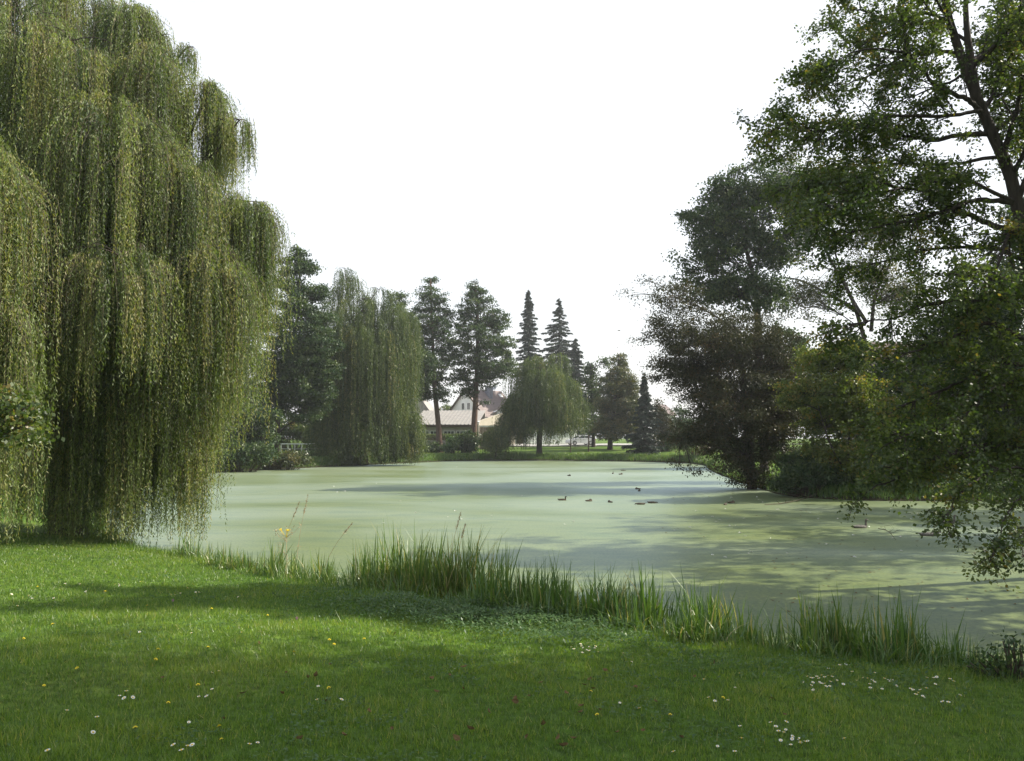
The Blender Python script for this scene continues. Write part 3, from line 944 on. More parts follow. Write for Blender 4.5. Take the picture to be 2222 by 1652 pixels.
lobe_tree('hazel_bush', 'yellowish green bushy tree with sunlit leaves on the right bank', 'bush', 39,
          [(1840, 1062), (1845, 980), (1850, 880), (1850, 800)], .10,
          [(1765, 785, 46, 34, .9), (1835, 770, 60, 36), (1745, 850, 62, 34), (1830, 850, 90, 50), (1720, 865, 40, 18, .7), (1800, 910, 70, 40), (1880, 900, 80, 60), (1800, 985, 60, 40, .8), (1870, 1000, 80, 46)],
          M['hazel'], M['bark_dark'], leaf=(.12, .085), clump=.36, nl=60, seed=44, k=1.8, stems=[[(1845, 1040, 0), (1800, 960, -.5), (1770, 860, -.5)], [(1850, 1040, 0), (1890, 960, .5), (1900, 840, .5)]])
lobe_tree('alder_tree', 'dense dark tree at the far right, behind the overhanging branches', 'tree', 42,
          [(2060, 1068), (2060, 950), (2070, 800), (2080, 650)], .22,
          [(1960, 830, 90, 60), (2060, 800, 100, 70), (2160, 780, 90, 90), (2010, 910, 110, 60), (2130, 900, 120, 80), (2230, 860, 90, 110), (1950, 980, 80, 50), (2060, 1000, 110, 50), (2180, 1000, 110, 60),
           (2100, 690, 90, 60, .8), (2200, 640, 90, 80), (2020, 730, 70, 50, .7), (2240, 500, 80, 90, .8)],
          M['alder'], M['bark_dark'], leaf=(.14, .10), clump=.5, nl=60, seed=45, k=2.0)
shrub('bank_bush', 'brambly bush at the water edge below the yellowish green bushy tree', 'bush', 39.2,
      [(1760, 1030, 64, 32), (1705, 1040, 42, 26), (1830, 1040, 60, 34), (1780, 1000, 70, 26, 1.5), (1720, 1005, 40, 22, 1.5)], M['alder'], 51, leaf=(.15, .07), clump=.28)
shrub('bank_bush', 'dark low bush at the water edge under the far right tree', 'bush', 38.6,
      [(2050, 1050, 110, 28), (1940, 1056, 70, 22), (2180, 1050, 100, 30)], M['alder'], 52, leaf=(.12, .08), clump=.3)

# left bank
lobe_tree('alder_tree', 'tall dark alder on the left bank, its crown rising beside the huge willow', 'tree', 74,
          [(600, 1005), (604, 900), (628, 780), (648, 680), (650, 600), (646, 535)], .27,
          [(646, 552, 20, 18, .9), (640, 580, 40, 24), (668, 580, 26, 16), (625, 610, 30, 20), (660, 630, 46, 22, .9), (640, 660, 46, 28), (690, 640, 34, 24), (650, 705, 62, 32), (690, 690, 40, 28),
           (630, 750, 50, 40), (690, 745, 50, 38), (660, 790, 60, 36), (700, 810, 40, 34), (600, 800, 50, 40), (640, 840, 60, 34), (700, 850, 36, 24), (680, 885, 36, 22), (610, 870, 40, 30), (575, 850, 40, 36, .8),
           (560, 780, 30, 34, .5), (590, 720, 26, 40, .7), (655, 905, 40, 18, .7)],
          M['alder'], M['bark_dark'], leaf=(.18, .13), clump=.5, nl=56, seed=61, k=1.35, flat=.45, stems=[[(610, 880, 0), (640, 810, 1), (690, 740, 1), (700, 660, 1)], [(606, 890, 0), (590, 820, -1), (570, 760, -1)]])
lobe_tree('maple_tree', 'dark tree half hidden behind the curtains of the huge willow', 'tree', 70,
          [(535, 1012), (538, 930), (530, 850), (520, 760)], .2,
          [(520, 850, 50, 40, .8), (560, 900, 46, 34), (500, 900, 40, 40), (530, 780, 40, 50, .6), (575, 950, 40, 30), (520, 950, 50, 36), (470, 860, 50, 60), (450, 950, 50, 50)],
          M['alder'], M['bark_dark'], leaf=(.2, .14), clump=.55, nl=54, seed=62, k=1.3)
shrub('waterside_bush', 'dark rounded bush hanging over the left bank below the maple', 'bush', 66,
      [(520, 985, 44, 28), (565, 990, 34, 22), (490, 1000, 30, 16)], M['alder'], 63, leaf=(.2, .13), clump=.5, nl=50)
shrub('waterside_bush', 'dark low bush at the foot of the tall left alder', 'bush', 70,
      [(615, 998, 40, 16), (650, 1000, 36, 12), (580, 1005, 26, 10)], M['olive'], 64, leaf=(.2, .13), clump=.45, nl=50)
shrub('waterside_bush', 'dark shadowed bush under the footbridge at the water edge', 'bush', 84, [(650, 1000, 40, 14), (690, 1002, 34, 16), (720, 1000, 24, 18)], M['alder'], 66, leaf=(.2, .14), clump=.45, nl=48)
shrub('garden_bush', 'pale green bush above the white railing', 'bush', 92,
      [(640, 930, 26, 26), (670, 940, 26, 22), (720, 940, 40, 36), (600, 940, 24, 30)], M['lime'], 65, leaf=(.26, .17), clump=.5, nl=46)
willow('weeping_willow', 'middle sized weeping willow trailing into the water left of the buildings', 'tree', 82,
       [(790, 1000), (785, 900), (770, 780), (765, 700)], .36,
       [(748, 578, 18, 680, 9, 0), (765, 598, 24, 715, 10, -.5), (732, 622, 20, 730, 8, 0), (775, 640, 55, 820, 40, -1), (822, 620, 30, 740, 15, .5), (798, 645, 26, 760, 10, 0), (850, 648, 24, 770, 11, .4), (700, 700, 26, 860, 14, .3), (785, 700, 78, 930, 54, -1.6), (855, 715, 46, 900, 34, -1.4), (880, 760, 24, 930, 16, -.5), (720, 745, 38, 950, 30, -1.4), (860, 665, 38, 900, 34, -.5), (800, 690, 70, 980, 60, -2), (740, 700, 46, 990, 36, -1),
        (850, 740, 44, 960, 36, -1.5), (720, 820, 40, 1005, 34, -.5), (780, 830, 60, 1005, 46, -2.4), (850, 850, 50, 1005, 44, -1.5), (885, 890, 30, 1006, 28, -1.8), (900, 930, 15, 1004, 12, -2), (700, 880, 22, 1010, 16, 0), (740, 900, 46, 1012, 40, -2.2), (800, 900, 60, 1012, 60, -3.0), (870, 930, 40, 1010, 36, -2.2)],
       (.22, .060), 71, bundle=.38, per=18, step=.14, quad=False, mat='far_willow')
lobe_tree('alder_tree', 'dark alder squeezed behind the middle sized willow', 'tree', 98,
          [(885, 985), (884, 880), (878, 760), (868, 650)], .25,
          [(865, 655, 22, 24), (880, 700, 26, 34), (890, 760, 34, 40), (905, 790, 40, 44), (925, 800, 26, 36), (890, 840, 40, 26)],
          M['alder'], M['bark_dark'], leaf=(.22, .15), clump=.6, nl=52, seed=72, flat=.45)
lobe_tree('alder_tree', 'slim tall alder with a bare trunk before the grey barn', 'tree', 101,
          [(955, 978), (951, 920), (944, 850), (940, 760), (937, 680), (934, 606)], .40,
          [(934, 616, 17, 16), (930, 640, 28, 20), (955, 655, 26, 20, .9), (925, 672, 32, 22), (958, 690, 32, 24), (935, 705, 46, 24), (915, 735, 28, 30), (960, 740, 34, 30), (930, 780, 44, 30),
           (965, 785, 28, 30, .9), (935, 825, 46, 26), (955, 858, 26, 18), (918, 850, 26, 20)],
          M['alder'], M['bark_red'], leaf=(.22, .15), clump=.55, nl=52, seed=73, k=.85, flat=.4)
lobe_tree('alder_tree', 'broader tall alder with a bare trunk before the white gabled house', 'tree', 103,
          [(1026, 982), (1029, 920), (1033, 850), (1036, 760), (1036, 680), (1033, 620)], .46,
          [(1031, 630, 24, 20), (1040, 655, 36, 24), (1015, 680, 30, 24), (1065, 690, 40, 26), (1035, 715, 56, 28), (1085, 705, 24, 18, .8), (1000, 745, 30, 28), (1060, 750, 54, 30), (1095, 755, 28, 26),
           (1020, 785, 46, 30), (1075, 795, 46, 28), (1000, 820, 26, 24), (1045, 825, 50, 20), (1010, 850, 24, 18), (1098, 800, 24, 26), (1050, 870, 16, 8, .5)],
          M['alder'], M['bark_red'], leaf=(.22, .15), clump=.55, nl=52, seed=74, k=.85, flat=.4)
shrub('waterside_bush', 'rounded dark bush at the foot of the broader alder', 'bush', 100, [(1012, 958, 26, 22), (1024, 965, 18, 18), (1000, 968, 20, 12)], M['alder'], 75, leaf=(.26, .18), clump=.5, nl=44)
shrub('waterside_bush', 'lighter bush between the two bare alder trunks', 'bush', 99, [(982, 962, 14, 18), (974, 972, 16, 10)], M['weed'], 76, leaf=(.24, .16), clump=.42, nl=42)
shrub('waterside_bush', 'small bush at the foot of the slim alder', 'bush', 100, [(945, 972, 22, 9), (925, 980, 22, 8)], M['alder'], 77, leaf=(.24, .16), clump=.42, nl=42)
spruce('spruce_tree', 'narrow dark spruce standing alone against the sky', 138, 1147, 630, 970, [(0, 3), (.06, 9), (.12, 13), (.3, 23), (.45, 30), (.7, 38), (1, 44)], 81, dens=1.2, gap=.55)
spruce('spruce_tree', 'wider dark spruce with upswept ragged branches behind the round willow', 140, 1214, 649, 970, [(0, 3), (.06, 11), (.1, 15), (.2, 31), (.32, 46), (.5, 58), (.8, 64), (1, 64)], 82, gap=.7, dens=1.2)
spruce('spruce_tree', 'shorter spruce filling the right shoulder of the wider spruce', 139, 1250, 735, 970, [(0, 3), (.12, 12), (.3, 26), (.5, 34), (1, 40)], 83, dens=1.2, gap=.6)
willow('weeping_willow', 'round umbrella shaped weeping willow on the far bank', 'tree', 99,
       [(1170, 978), (1172, 930), (1185, 860), (1188, 810)], .38,
       [(1160, 766, 22, 880, 16, 0), (1180, 772, 20, 880, 12, -.4), (1214, 764, 18, 870, 14, 0), (1135, 790, 26, 955, 32, -.5), (1185, 790, 46, 956, 50, -2), (1230, 820, 30, 930, 36, -.5), (1150, 830, 42, 950, 48, -2),
        (1210, 850, 50, 949, 50, -2.2), (1250, 865, 24, 950, 24, 0), (1222, 900, 34, 955, 16, 0), (1128, 880, 20, 970, 18, -1), (1105, 875, 14, 972, 12, -.5), (1118, 860, 14, 966, 18, -.4), (1185, 890, 60, 944, 34, -2.6)],
       (.25, .065), 84, bundle=.40, per=18, step=.16, quad=False, mat='far_willow')
willow('weeping_willow', 'small shrubby willow drooping to the far water edge left of the round willow', 'tree', 96,
       [(1075, 986), (1077, 965), (1078, 945)], .12,
       [(1080, 918, 24, 1000, 26, 0), (1062, 935, 16, 1000, 16, -.6), (1100, 925, 14, 990, 12, .4), (1092, 905, 14, 975, 10, .8)],
       (.24, .065), 85, bundle=.36, per=16, step=.15, quad=False, mat='far_willow')
lobe_tree('linden_tree', 'conical yellow tinged linden on the far lawn', 'tree', 106,
          [(1323, 973), (1326, 930), (1336, 860), (1343, 770)], .38,
          [(1343, 785, 18, 20), (1345, 815, 30, 24), (1325, 835, 28, 26), (1365, 840, 28, 28), (1345, 865, 42, 28), (1320, 885, 34, 28), (1370, 890, 32, 32), (1345, 915, 46, 28), (1310, 925, 30, 22), (1370, 930, 30, 20), (1325, 945, 34, 10)],
          M['olive'], M['bark_dark'], leaf=(.21, .15), clump=.5, nl=56, seed=86, k=1.1)
lobe_tree('maple_tree', 'darker green tree between the round willow and the linden', 'tree', 112,
          [(1288, 972), (1287, 920), (1284, 850), (1281, 790)], .3,
          [(1281, 795, 14, 18), (1280, 830, 22, 26), (1292, 860, 24, 28), (1283, 890, 28, 28), (1296, 920, 26, 24), (1315, 790, 12, 22, .7), (1275, 930, 22, 16)],
          M['alder'], M['bark_dark'], leaf=(.26, .19), clump=.7, nl=56, seed=87)
spruce('spruce_tree', 'small dark pyramid shaped spruce at the right end of the far lawn', 95, 1399, 811, 975, [(0, 2), (.2, 10), (.4, 19), (.6, 34), (.85, 48), (1, 48)], 88, gap=.4, dens=1.8)
shrub('garden_bush', 'reddish bush right of the small pyramid shaped spruce', 'bush', 100, [(1440, 925, 26, 36), (1460, 950, 30, 24), (1430, 890, 14, 20)], M['brown'], 89, leaf=(.26, .16), clump=.55, nl=48)
shrub('garden_bush', 'dark bush filling the gap under the bronze tree', 'bush', 88, [(1500, 940, 40, 30), (1550, 940, 50, 40), (1470, 960, 24, 16)], M['alder'], 90, leaf=(.24, .16), clump=.6, nl=48)
lobe_tree('garden_tree', 'small pale tree showing between the two bare alder trunks', 'tree', 150, [(968, 935), (968, 915), (968, 895)], .15, [(968, 895, 16, 16), (985, 905, 12, 8)],
          M['lime'], M['bark'], leaf=(.3, .2), clump=.6, nl=44, seed=91)

# woodland far behind, glimpsed between the nearer crowns
for i, (px, top, hw, Y, m_, txt) in enumerate([
        (560, 840, 60, 125, 'alder', 'dim tree behind the left bank, seen through the gaps beside the huge willow'),
        (700, 780, 60, 130, 'olive', 'dim tree behind the middle sized willow'),
        (1480, 880, 40, 135, 'alder', 'distant tree in the gap left of the bronze tree'),
        (1700, 700, 110, 75, 'alder', 'background tree behind the forked slender stems'),
        (1860, 720, 100, 80, 'alder', 'background tree behind the yellowish green bushy tree'),
        (2120, 640, 130, 78, 'alder', 'background tree behind the far right tree')]):
    h = 965 - top
    lobe_tree('background_tree', txt, 'tree', Y, [(px, 972), (px, 930), (px + 4, top + h * .3)], .25,
              [(px, top + h * .2, hw * .5, h * .2), (px - hw * .35, top + h * .45, hw * .55, h * .22), (px + hw * .35, top + h * .45, hw * .55, h * .22),
               (px, top + h * .65, hw * .8, h * .22), (px - hw * .4, top + h * .8, hw * .5, h * .15), (px + hw * .4, top + h * .8, hw * .5, h * .15)],
              M[m_], M['bark_dark'], leaf=(.3, .2), clump=.8, nl=50, seed=100 + i, k=.9)
if 'count' in globals().get('DEBUG', ''):
    print(sum(len(o.data.polygons) for o in C.objects if o.type == 'MESH'))

# ------------------------------------------------------------------ buildings and the street on the far side
M['plaster_grey'] = surf('grey_roughcast', (.30, .28, .25), (.38, .355, .32), 1.2, .95, .3, 12)
M['plaster_white'] = surf('white_render', (.70, .71, .72), (.80, .80, .80), .8, .9, .1, 10)
M['plaster_beige'] = surf('beige_render', (.34, .31, .25), (.43, .39, .32), .7, .9, .2, 9)
M['fibre_roof'] = surf('weathered_fibre_cement', (.23, .22, .205), (.31, .295, .28), 1.0, .9, .2, 6, stretch=(1, 3, 1))
M['dark_glass'] = surf('dark_window_glass', (.02, .025, .03), (.035, .04, .045), 1, .12, spec=.6)
M['white_frame'] = surf('white_window_frame', (.75, .75, .74), (.82, .82, .82), 2, .5)
M['dark_wood'] = surf('dark_stained_wood', (.05, .035, .028), (.09, .06, .045), 3, .8, .2, 12, stretch=(6, 6, .7))
M['brown_gate'] = surf('brown_boards', (.10, .075, .055), (.16, .12, .085), 2, .85, .2, 10, stretch=(6, 6, .6))
M['chimney'] = surf('grey_slate_cladding', (.15, .16, .19), (.24, .25, .28), 4, .7, .3, 14)
M['metal'] = surf('galvanised_metal', (.45, .46, .47), (.55, .56, .57), 4, .45, metallic=.7)
M['stone'] = surf('rough_stone', (.20, .18, .17), (.36, .33, .31), 3.2, .9, .8, 6)
M['asphalt'] = surf('pale_road_surface', (.26, .26, .25), (.34, .33, .32), 2, .9, .2, 30)
M['paint_white'] = surf('white_paint', (.72, .73, .74), (.80, .80, .80), 2, .6)


def tile_mat(name, c1, c2, rows):
    m, nt, out = newmat(name)
    L = nt.links.new
    p = node(nt, 'ShaderNodeBsdfPrincipled')
    p.inputs['Roughness'].default_value = .8
    tc = node(nt, 'ShaderNodeTexCoord')
    w = node(nt, 'ShaderNodeTexWave', wave_type='BANDS', bands_direction='Z', wave_profile='SAW')
    w.inputs['Scale'].default_value = rows
    w.inputs['Distortion'].default_value = .25
    L(tc.outputs['Object'], w.inputs['Vector'])
    nz = node(nt, 'ShaderNodeTexNoise'); nz.inputs['Scale'].default_value = 1.5; nz.inputs['Detail'].default_value = 8
    L(tc.outputs['Object'], nz.inputs['Vector'])
    c = ramp(nt, [(.3, c1), (.7, c2)], nz.outputs[0])
    d = ramp(nt, [(0, (.72, .72, .72)), (.2, (1, 1, 1)), (1, (1, 1, 1))], w.outputs[1])
    mx = node(nt, 'ShaderNodeMix', data_type='RGBA', blend_type='MULTIPLY')
    mx.inputs[0].default_value = 1
    L(c, mx.inputs[6]); L(d, mx.inputs[7]); L(mx.outputs[2], p.inputs['Base Color'])
    bp = node(nt, 'ShaderNodeBump'); bp.inputs['Strength'].default_value = .8; bp.inputs['Distance'].default_value = .05
    L(w.outputs[1], bp.inputs['Height']); L(bp.outputs[0], p.inputs['Normal'])
    L(p.outputs[0], out.inputs[0])
    return m


M['red_tile'] = tile_mat('reddish_roof_tiles', (.17, .135, .128), (.225, .18, .17), .95)
M['brown_tile'] = tile_mat('brown_roof_tiles', (.10, .075, .065), (.16, .11, .09), .95)


class Frame:
    """A building's own axes: origin o, u along the front, v away from us, w up."""
    def __init__(s, o, ang):
        s.o = np.asarray(o, float)
        s.u = np.array([math.cos(ang), math.sin(ang), 0])
        s.v = np.array([-math.sin(ang), math.cos(ang), 0])
        s.w = np.array([0, 0, 1.0])

    def p(s, a, b, c):
        return s.o + s.u * a + s.v * b + s.w * c

    def box(s, mb, a0, a1, b0, b1, c0, c1, mi=0):
        mb.box(s.p(a0, b0, c0), s.u * (a1 - a0), s.v * (b1 - b0), s.w * (c1 - c0), mi)
        return mb

    def poly(s, mb, pts, th, mi=0):
        """A flat slab: polygon pts in (a, b, c), thickened by the vector th (a, b, c)."""
        P = np.array([s.p(*q) for q in pts])
        t = s.u * th[0] + s.v * th[1] + s.w * th[2]
        n = len(P)
        V = np.vstack([P, P + t])
        for i in range(1, n - 1):
            mb.add(V[[0, i + 1, i]], t=[[0, 1, 2]], mi=mi)
            mb.add(V[[n, n + i, n + i + 1]], t=[[0, 1, 2]], mi=mi)
        for i in range(n):
            j = (i + 1) % n
            mb.add(V[[i, j, n + j, n + i]], [[0, 1, 2, 3]], mi=mi)
        return mb


def window(fr, root, a0, a1, c0, c1, b, name='window', bars=1, depth=.12):
    """Window set in the front plane (b): frame proud of the wall, dark pane as its child."""
    f = MB()
    w = .07
    fr.box(f, a0, a1, b - .05, b + depth, c0, c0 + w)
    fr.box(f, a0, a1, b - .05, b + depth, c1 - w, c1)
    fr.box(f, a0, a0 + w, b - .05, b + depth, c0 + w, c1 - w)
    fr.box(f, a1 - w, a1, b - .05, b + depth, c0 + w, c1 - w)
    for i in range(bars):
        m = a0 + (a1 - a0) * (i + 1) / (bars + 1)
        fr.box(f, m - .03, m + .03, b - .03, b + .05, c0 + w, c1 - w)
    wo = f.build(name, M['white_frame'], root)
    g = MB()
    fr.box(g, a0 + w, a1 - w, b - .015, b + .01, c0 + w, c1 - w)
    sub(g, 'pane', M['dark_glass'], wo, root)
    return wo


def sub(mb, name, mats, parent, root, smooth=False):
    """A sub-part: parent is a part whose own location is zero under root."""
    o = mb.build(name, mats, None, smooth, loc=(0, 0, 0))
    me = o.data
    co = np.empty(len(me.vertices) * 3, np.float32)
    me.vertices.foreach_get('co', co)
    me.vertices.foreach_set('co', (co.reshape(-1, 3) - np.array(root.location)).astype(np.float32).ravel())
    o.parent = parent
    return o


def far_side():
    # the street behind the far lawn
    rd = MB()
    y0, y1 = 113.5, 119.5
    X = np.linspace(-70, 90, 81)
    a = np.stack([X, np.full_like(X, y0), gz(X, np.full_like(X, y0)) + .06], 1)
    b = np.stack([X, np.full_like(X, y1), gz(X, np.full_like(X, y1)) + .10], 1)
    n = len(X)
    i = np.arange(n - 1)
    rd.add(np.vstack([a, b]), np.stack([i, i + 1, i + 1 + n, i + n], 1))
    o = rd.build('road', M['asphalt'])
    o['kind'] = 'structure'
    kb = MB()
    for k in range(n - 1):
        z = float(gz(X[k], y0)) - .1
        kb.box([X[k], y0 - .16, z], [2.0, 0, 0], [0, .15, 0], [0, 0, .27])
    o = kb.build('kerb', M['stone'])
    o['kind'] = 'structure'

    # grey barn, its blank roughcast gable towards us
    Y = 122.0
    g0 = float(gz(-14, Y))
    bl, br = at(825, 945, Y)[0], at(936, 945, Y)[0]
    fr = Frame([bl, Y, g0], 0)
    wd = br - bl
    eave, apex = at(930, 899, Y)[2] - g0, at(880, 824, Y)[2] - g0
    root = thing('barn', 'grey barn with a blank roughcast gable, left of the low shed', 'barn', fr.p(0, 0, 0))
    mb = MB()
    fr.poly(mb, [(0, 0, -.3), (wd, 0, -.3), (wd, 0, eave), (wd / 2, 0, apex), (0, 0, eave)], (0, 11, 0))
    mb.build('wall', M['plaster_grey'], root)
    rf = MB()
    sl = (apex - eave) / (wd / 2)
    fr.poly(rf, [(wd / 2, -.2, apex + .02), (wd + .3, -.2, eave - .3 * sl + .02), (wd + .3, 11.2, eave - .3 * sl + .02), (wd / 2, 11.2, apex + .02)], (0, 0, .14))
    fr.poly(rf, [(-.3, -.2, eave - .3 * sl + .02), (wd / 2, -.2, apex + .02), (wd / 2, 11.2, apex + .02), (-.3, 11.2, eave - .3 * sl + .02)], (0, 0, .14))
    rf.build('roof', M['fibre_roof'], root)

    # low shed with a pale sloping roof
    Y = 112.0
    A = at(893, 922, Y)
    g0 = float(gz(A[0], Y))
    fr = Frame([A[0], Y + 1.2, g0], math.radians(-6))
    ln = (at(1036, 922, Y)[0] - A[0]) / math.cos(math.radians(6))
    ez = A[2] - g0
    dz = 2.15
    root = thing('low_shed', 'long low shed with a pale sloping roof and a strip of dark windows', 'shed', fr.p(0, 0, 0))
    mb = MB()
    fr.box(mb, 0, ln, 0, .3, -.3, ez - .12)
    fr.box(mb, 0, .3, .3, 8, -.3, ez - .12)
    fr.box(mb, .3, ln, 7.7, 8, -.3, ez + dz - .3)
    mb.build('wall', M['plaster_grey'], root)
    rf = MB()
    fr.poly(rf, [(-.3, -.6, ez - .1), (ln, -.6, ez - .1), (ln, 8.3, ez + dz), (-.3, 8.3, ez + dz)], (0, 0, .12))
    for k in range(int(ln / .55)):
        a = -.2 + k * .55
        fr.poly(rf, [(a, -.62, ez + .022), (a + .16, -.62, ez + .022), (a + .16, 8.3, ez + dz + .122), (a, 8.3, ez + dz + .122)], (0, 0, .06))
    rf.build('roof', M['fibre_roof'], root)
    fa = MB()
    fr.box(fa, -.3, ln, -.66, -.604, ez - .34, ez + .0)
    fa.build('eave_board', M['dark_wood'], root)
    wz0, wz1 = at(940, 945.5, Y)[2] - g0, at(940, 935, Y)[2] - g0
    for px0, px1 in ((908, 930), (932, 957), (962, 986), (990, 1014)):
        a0 = (at(px0, 940, Y)[0] - A[0])
        a1 = (at(px1, 940, Y)[0] - A[0])
        window(fr, root, a0, a1, wz0, wz1, -.003, bars=2)
    # parapet side wall of the shed, rising away from us
    sw = MB()
    c = math.radians(-33)
    fr2 = Frame(fr.p(ln + .03, -.7, 0), c)
    fr2.poly(sw, [(0, 0, -.3), (0, 9.3, -.3), (0, 9.3, ez + dz + .3), (0, 0, ez + .5)], (.35, 0, 0))
    sw.build('side_wall', M['plaster_beige'], root)

    # white house with a reddish tiled roof
    Y = 134.0
    gab = at(1010, 946, Y)
    g0 = float(gz(gab[0], Y))
    ang = math.radians(-20)
    fr = Frame([gab[0], Y, g0], ang)
    half = 4.6
    apex = at(1010, 846, Y)[2] - g0
    eave = apex - half * 1.05
    dep = 9.2
    # ridge runs along v of a frame turned so that the gable looks left of us
    fr = Frame([gab[0], Y, g0], math.radians(-38))
    root = thing('house', 'white gabled house with a reddish tiled roof and a grey chimney', 'house', fr.p(0, 0, 0))
    mb = MB()
    fr.poly(mb, [(-half, 0, -.3), (half, 0, -.3), (half, 0, eave), (0, 0, apex - .08), (-half, 0, eave)], (0, dep, 0))
    mb.build('wall', M['plaster_white'], root)
    rf = MB()
    o_ = .45
    for sg in (-1, 1):
        P = [(0, -.35, apex), (sg * (half + o_), -.35, eave - o_ * 1.05), (sg * (half + o_), dep + .35, eave - o_ * 1.05), (0, dep + .35, apex)]
        fr.poly(rf, P if sg > 0 else P[::-1], (0, 0, .16))
    rfo = rf.build('roof', M['red_tile'], root)
    vg = MB()
    for sg in (-1, 1):
        P = [(0, -.41, apex - .12), (sg * (half + o_), -.41, eave - o_ * 1.05 - .12), (sg * (half + o_), -.354, eave - o_ * 1.05 - .12), (0, -.354, apex - .12)]
        fr.poly(vg, P if sg > 0 else P[::-1], (0, 0, .30))
    sub(vg, 'verge_board', M['dark_wood'], rfo, root)
    for a0 in (-.9, .35):
        window(fr, root, a0, a0 + .68, apex - 3.4, apex - 2.2, -.003)
    # chimney on the right-hand slope, with a dish behind it
    ch = MB()
    a, b = .95, 5.0
    cz = apex - a * 1.05
    fr.box(ch, a - .5, a + .5, b - .5, b + .5, cz - .8, apex + .7)
    fr.box(ch, a - .58, a + .58, b - .58, b + .58, apex + .703, apex + .82)
    sub(ch, 'chimney', M['chimney'], rfo, root)
    dm = MB()
    c0 = fr.p(.95, 6.5, apex + .65)
    th = np.linspace(0, 2 * math.pi, 17)[:-1]
    nrm = unit(np.array([-.35, -.85, .35]))
    e1 = unit(np.cross(nrm, [0, 0, 1.0])); e2 = np.cross(e1, nrm)
    rings = [c0 + nrm * (.14 * r * r) + (np.cos(th)[:, None] * e1 + np.sin(th)[:, None] * e2) * .48 * r for r in (.05, .5, 1.0)]
    k = 16
    i = np.arange(k)
    for s_ in (0, 1):
        dm.add(np.vstack(rings) - nrm * (.02 * s_), np.vstack([np.stack([i + k * r, (i + 1) % k + k * r, (i + 1) % k + k * (r + 1), i + k * (r + 1)], 1) for r in (0, 1)]))
    dm.tubes(np.array([c0 - nrm * .05, c0 - nrm * .25 - [0, 0, .4], c0 - nrm * .25 - [0, 0, 2.6]]), .03, 6)
    dm.tubes(np.array([c0 + [0, 0, -.4], c0 + nrm * .45 + [0, 0, -.25]]), .015, 5)
    sub(dm, 'satellite_dish', M['metal'], rfo, root)
    for (a, b, w_, l_) in ((.6, 7.9, .8, .7), (3.2, 7.0, 1.0, .9)):
        sk = MB()
        P = [(a, b, apex - a * 1.05 + .2), (a + l_ * .75, b, apex - (a + l_ * .75) * 1.05 + .2), (a + l_ * .75, b + w_, apex - (a + l_ * .75) * 1.05 + .2), (a, b + w_, apex - a * 1.05 + .2)]
        fr.poly(sk, P, (.04, 0, .05))
        sub(sk, 'roof_window', M['white_frame'], rfo, root)
    # white cross gable on the right
    Y2 = 127.0
    fr3 = Frame([at(1112, 946, Y2)[0], Y2, g0], math.radians(8))
    cg = MB()
    hz_ = at(1112, 858, Y2)[2] - g0
    he = at(1080, 893, Y2)[2] - g0
    fr3.poly(cg, [(-2.6, 0, -.3), (3.4, 0, -.3), (3.4, 0, he), (.4, 0, hz_ - .1), (-2.6, 0, he)], (0, 5, 0))
    cg.build('cross_gable', M['plaster_white'], root)
    cr = MB()
    for sg in (-1, 1):
        P = [(.4, -.4, hz_), (.4 + sg * 3.4, -.4, he - .55), (.4 + sg * 3.4, 5, he - .55), (.4, 5, hz_)]
        fr3.poly(cr, P if sg > 0 else P[::-1], (0, 0, .16))
    cr.build('cross_gable_roof', M['brown_tile'], root)

    # gate post with a lamp, brown gate
    Y = 108.0
    p = gpt(1033, Y)
    root = thing('gate_post', 'beige gate post with a small lamp on its cap, right of the low shed', 'gate post', p)
    mb = MB()
    h = at(1033, 921, Y)[2] - p[2]
    mb.box(p + [-.34, -.34, -.3], [.68, 0, 0], [0, .68, 0], [0, 0, h + .3])
    mb.build('pillar', M['plaster_beige'], root)
    mb = MB().box(p + [-.42, -.42, h + .003], [.84, 0, 0], [0, .84, 0], [0, 0, .1])
    mb.build('cap', M['paint_white'], root)
    mb = MB()
    mb.tubes(p + np.array([[.3, 0, h + .1], [.3, 0, h + .28], [.3, 0, h + .3], [.3, 0, h + .36], [.3, 0, h + .42]]), [.05, .05, .30, .22, .03], 10)
    mb.build('lamp', M['paint_white'], root, smooth=True)
    p = gpt(1040, Y)
    w_ = at(1072, 945, Y)[0] - p[0]
    h = at(1050, 927, Y)[2] - p[2]
    root = thing('gate', 'tall brown boarded gate with a white capping next to the beige post', 'gate', p)
    mb = MB()
    for k in range(10):
        mb.box(p + [k * w_ / 10 + .01, 0, -.1], [w_ / 10 - .02, 0, 0], [0, .06 + .012 * (k % 2), 0], [0, 0, h + .1])
    mb.build('panel', M['brown_gate'], root)
    MB().box(p + [-.05, -.1, h + .003], [w_ + .1, 0, 0], [0, .3, 0], [0, 0, .2]).build('capping', M['paint_white'], root)

    # white garage building behind the round willow
    Y = 122.0
    p = gpt(1092, Y)
    x1 = at(1252, 945, Y)[0]
    h = at(1100, 934, Y)[2] - p[2]
    root = thing('garage', 'low white building across the street, seen under the round willow', 'garage', p)
    fr = Frame(p, math.radians(24))
    w_ = (x1 - p[0]) / math.cos(math.radians(24)) * 1.04
    mb = MB()
    fr.box(mb, 0, w_, 0, 6, -.3, h)
    mb.build('wall', M['plaster_white'], root)
    mb = MB()
    fr.box(mb, -.2, w_ + .2, -.3, 6.2, h + .003, h + .2)
    mb.build('roof', M['fibre_roof'], root)
    for a0, a1 in ((2.2, 3.4),):
        mb = MB()
        fr.box(mb, a0, a1, -.04, .05, .0, h - .35)
        mb.build('door', M['dark_wood'], root)
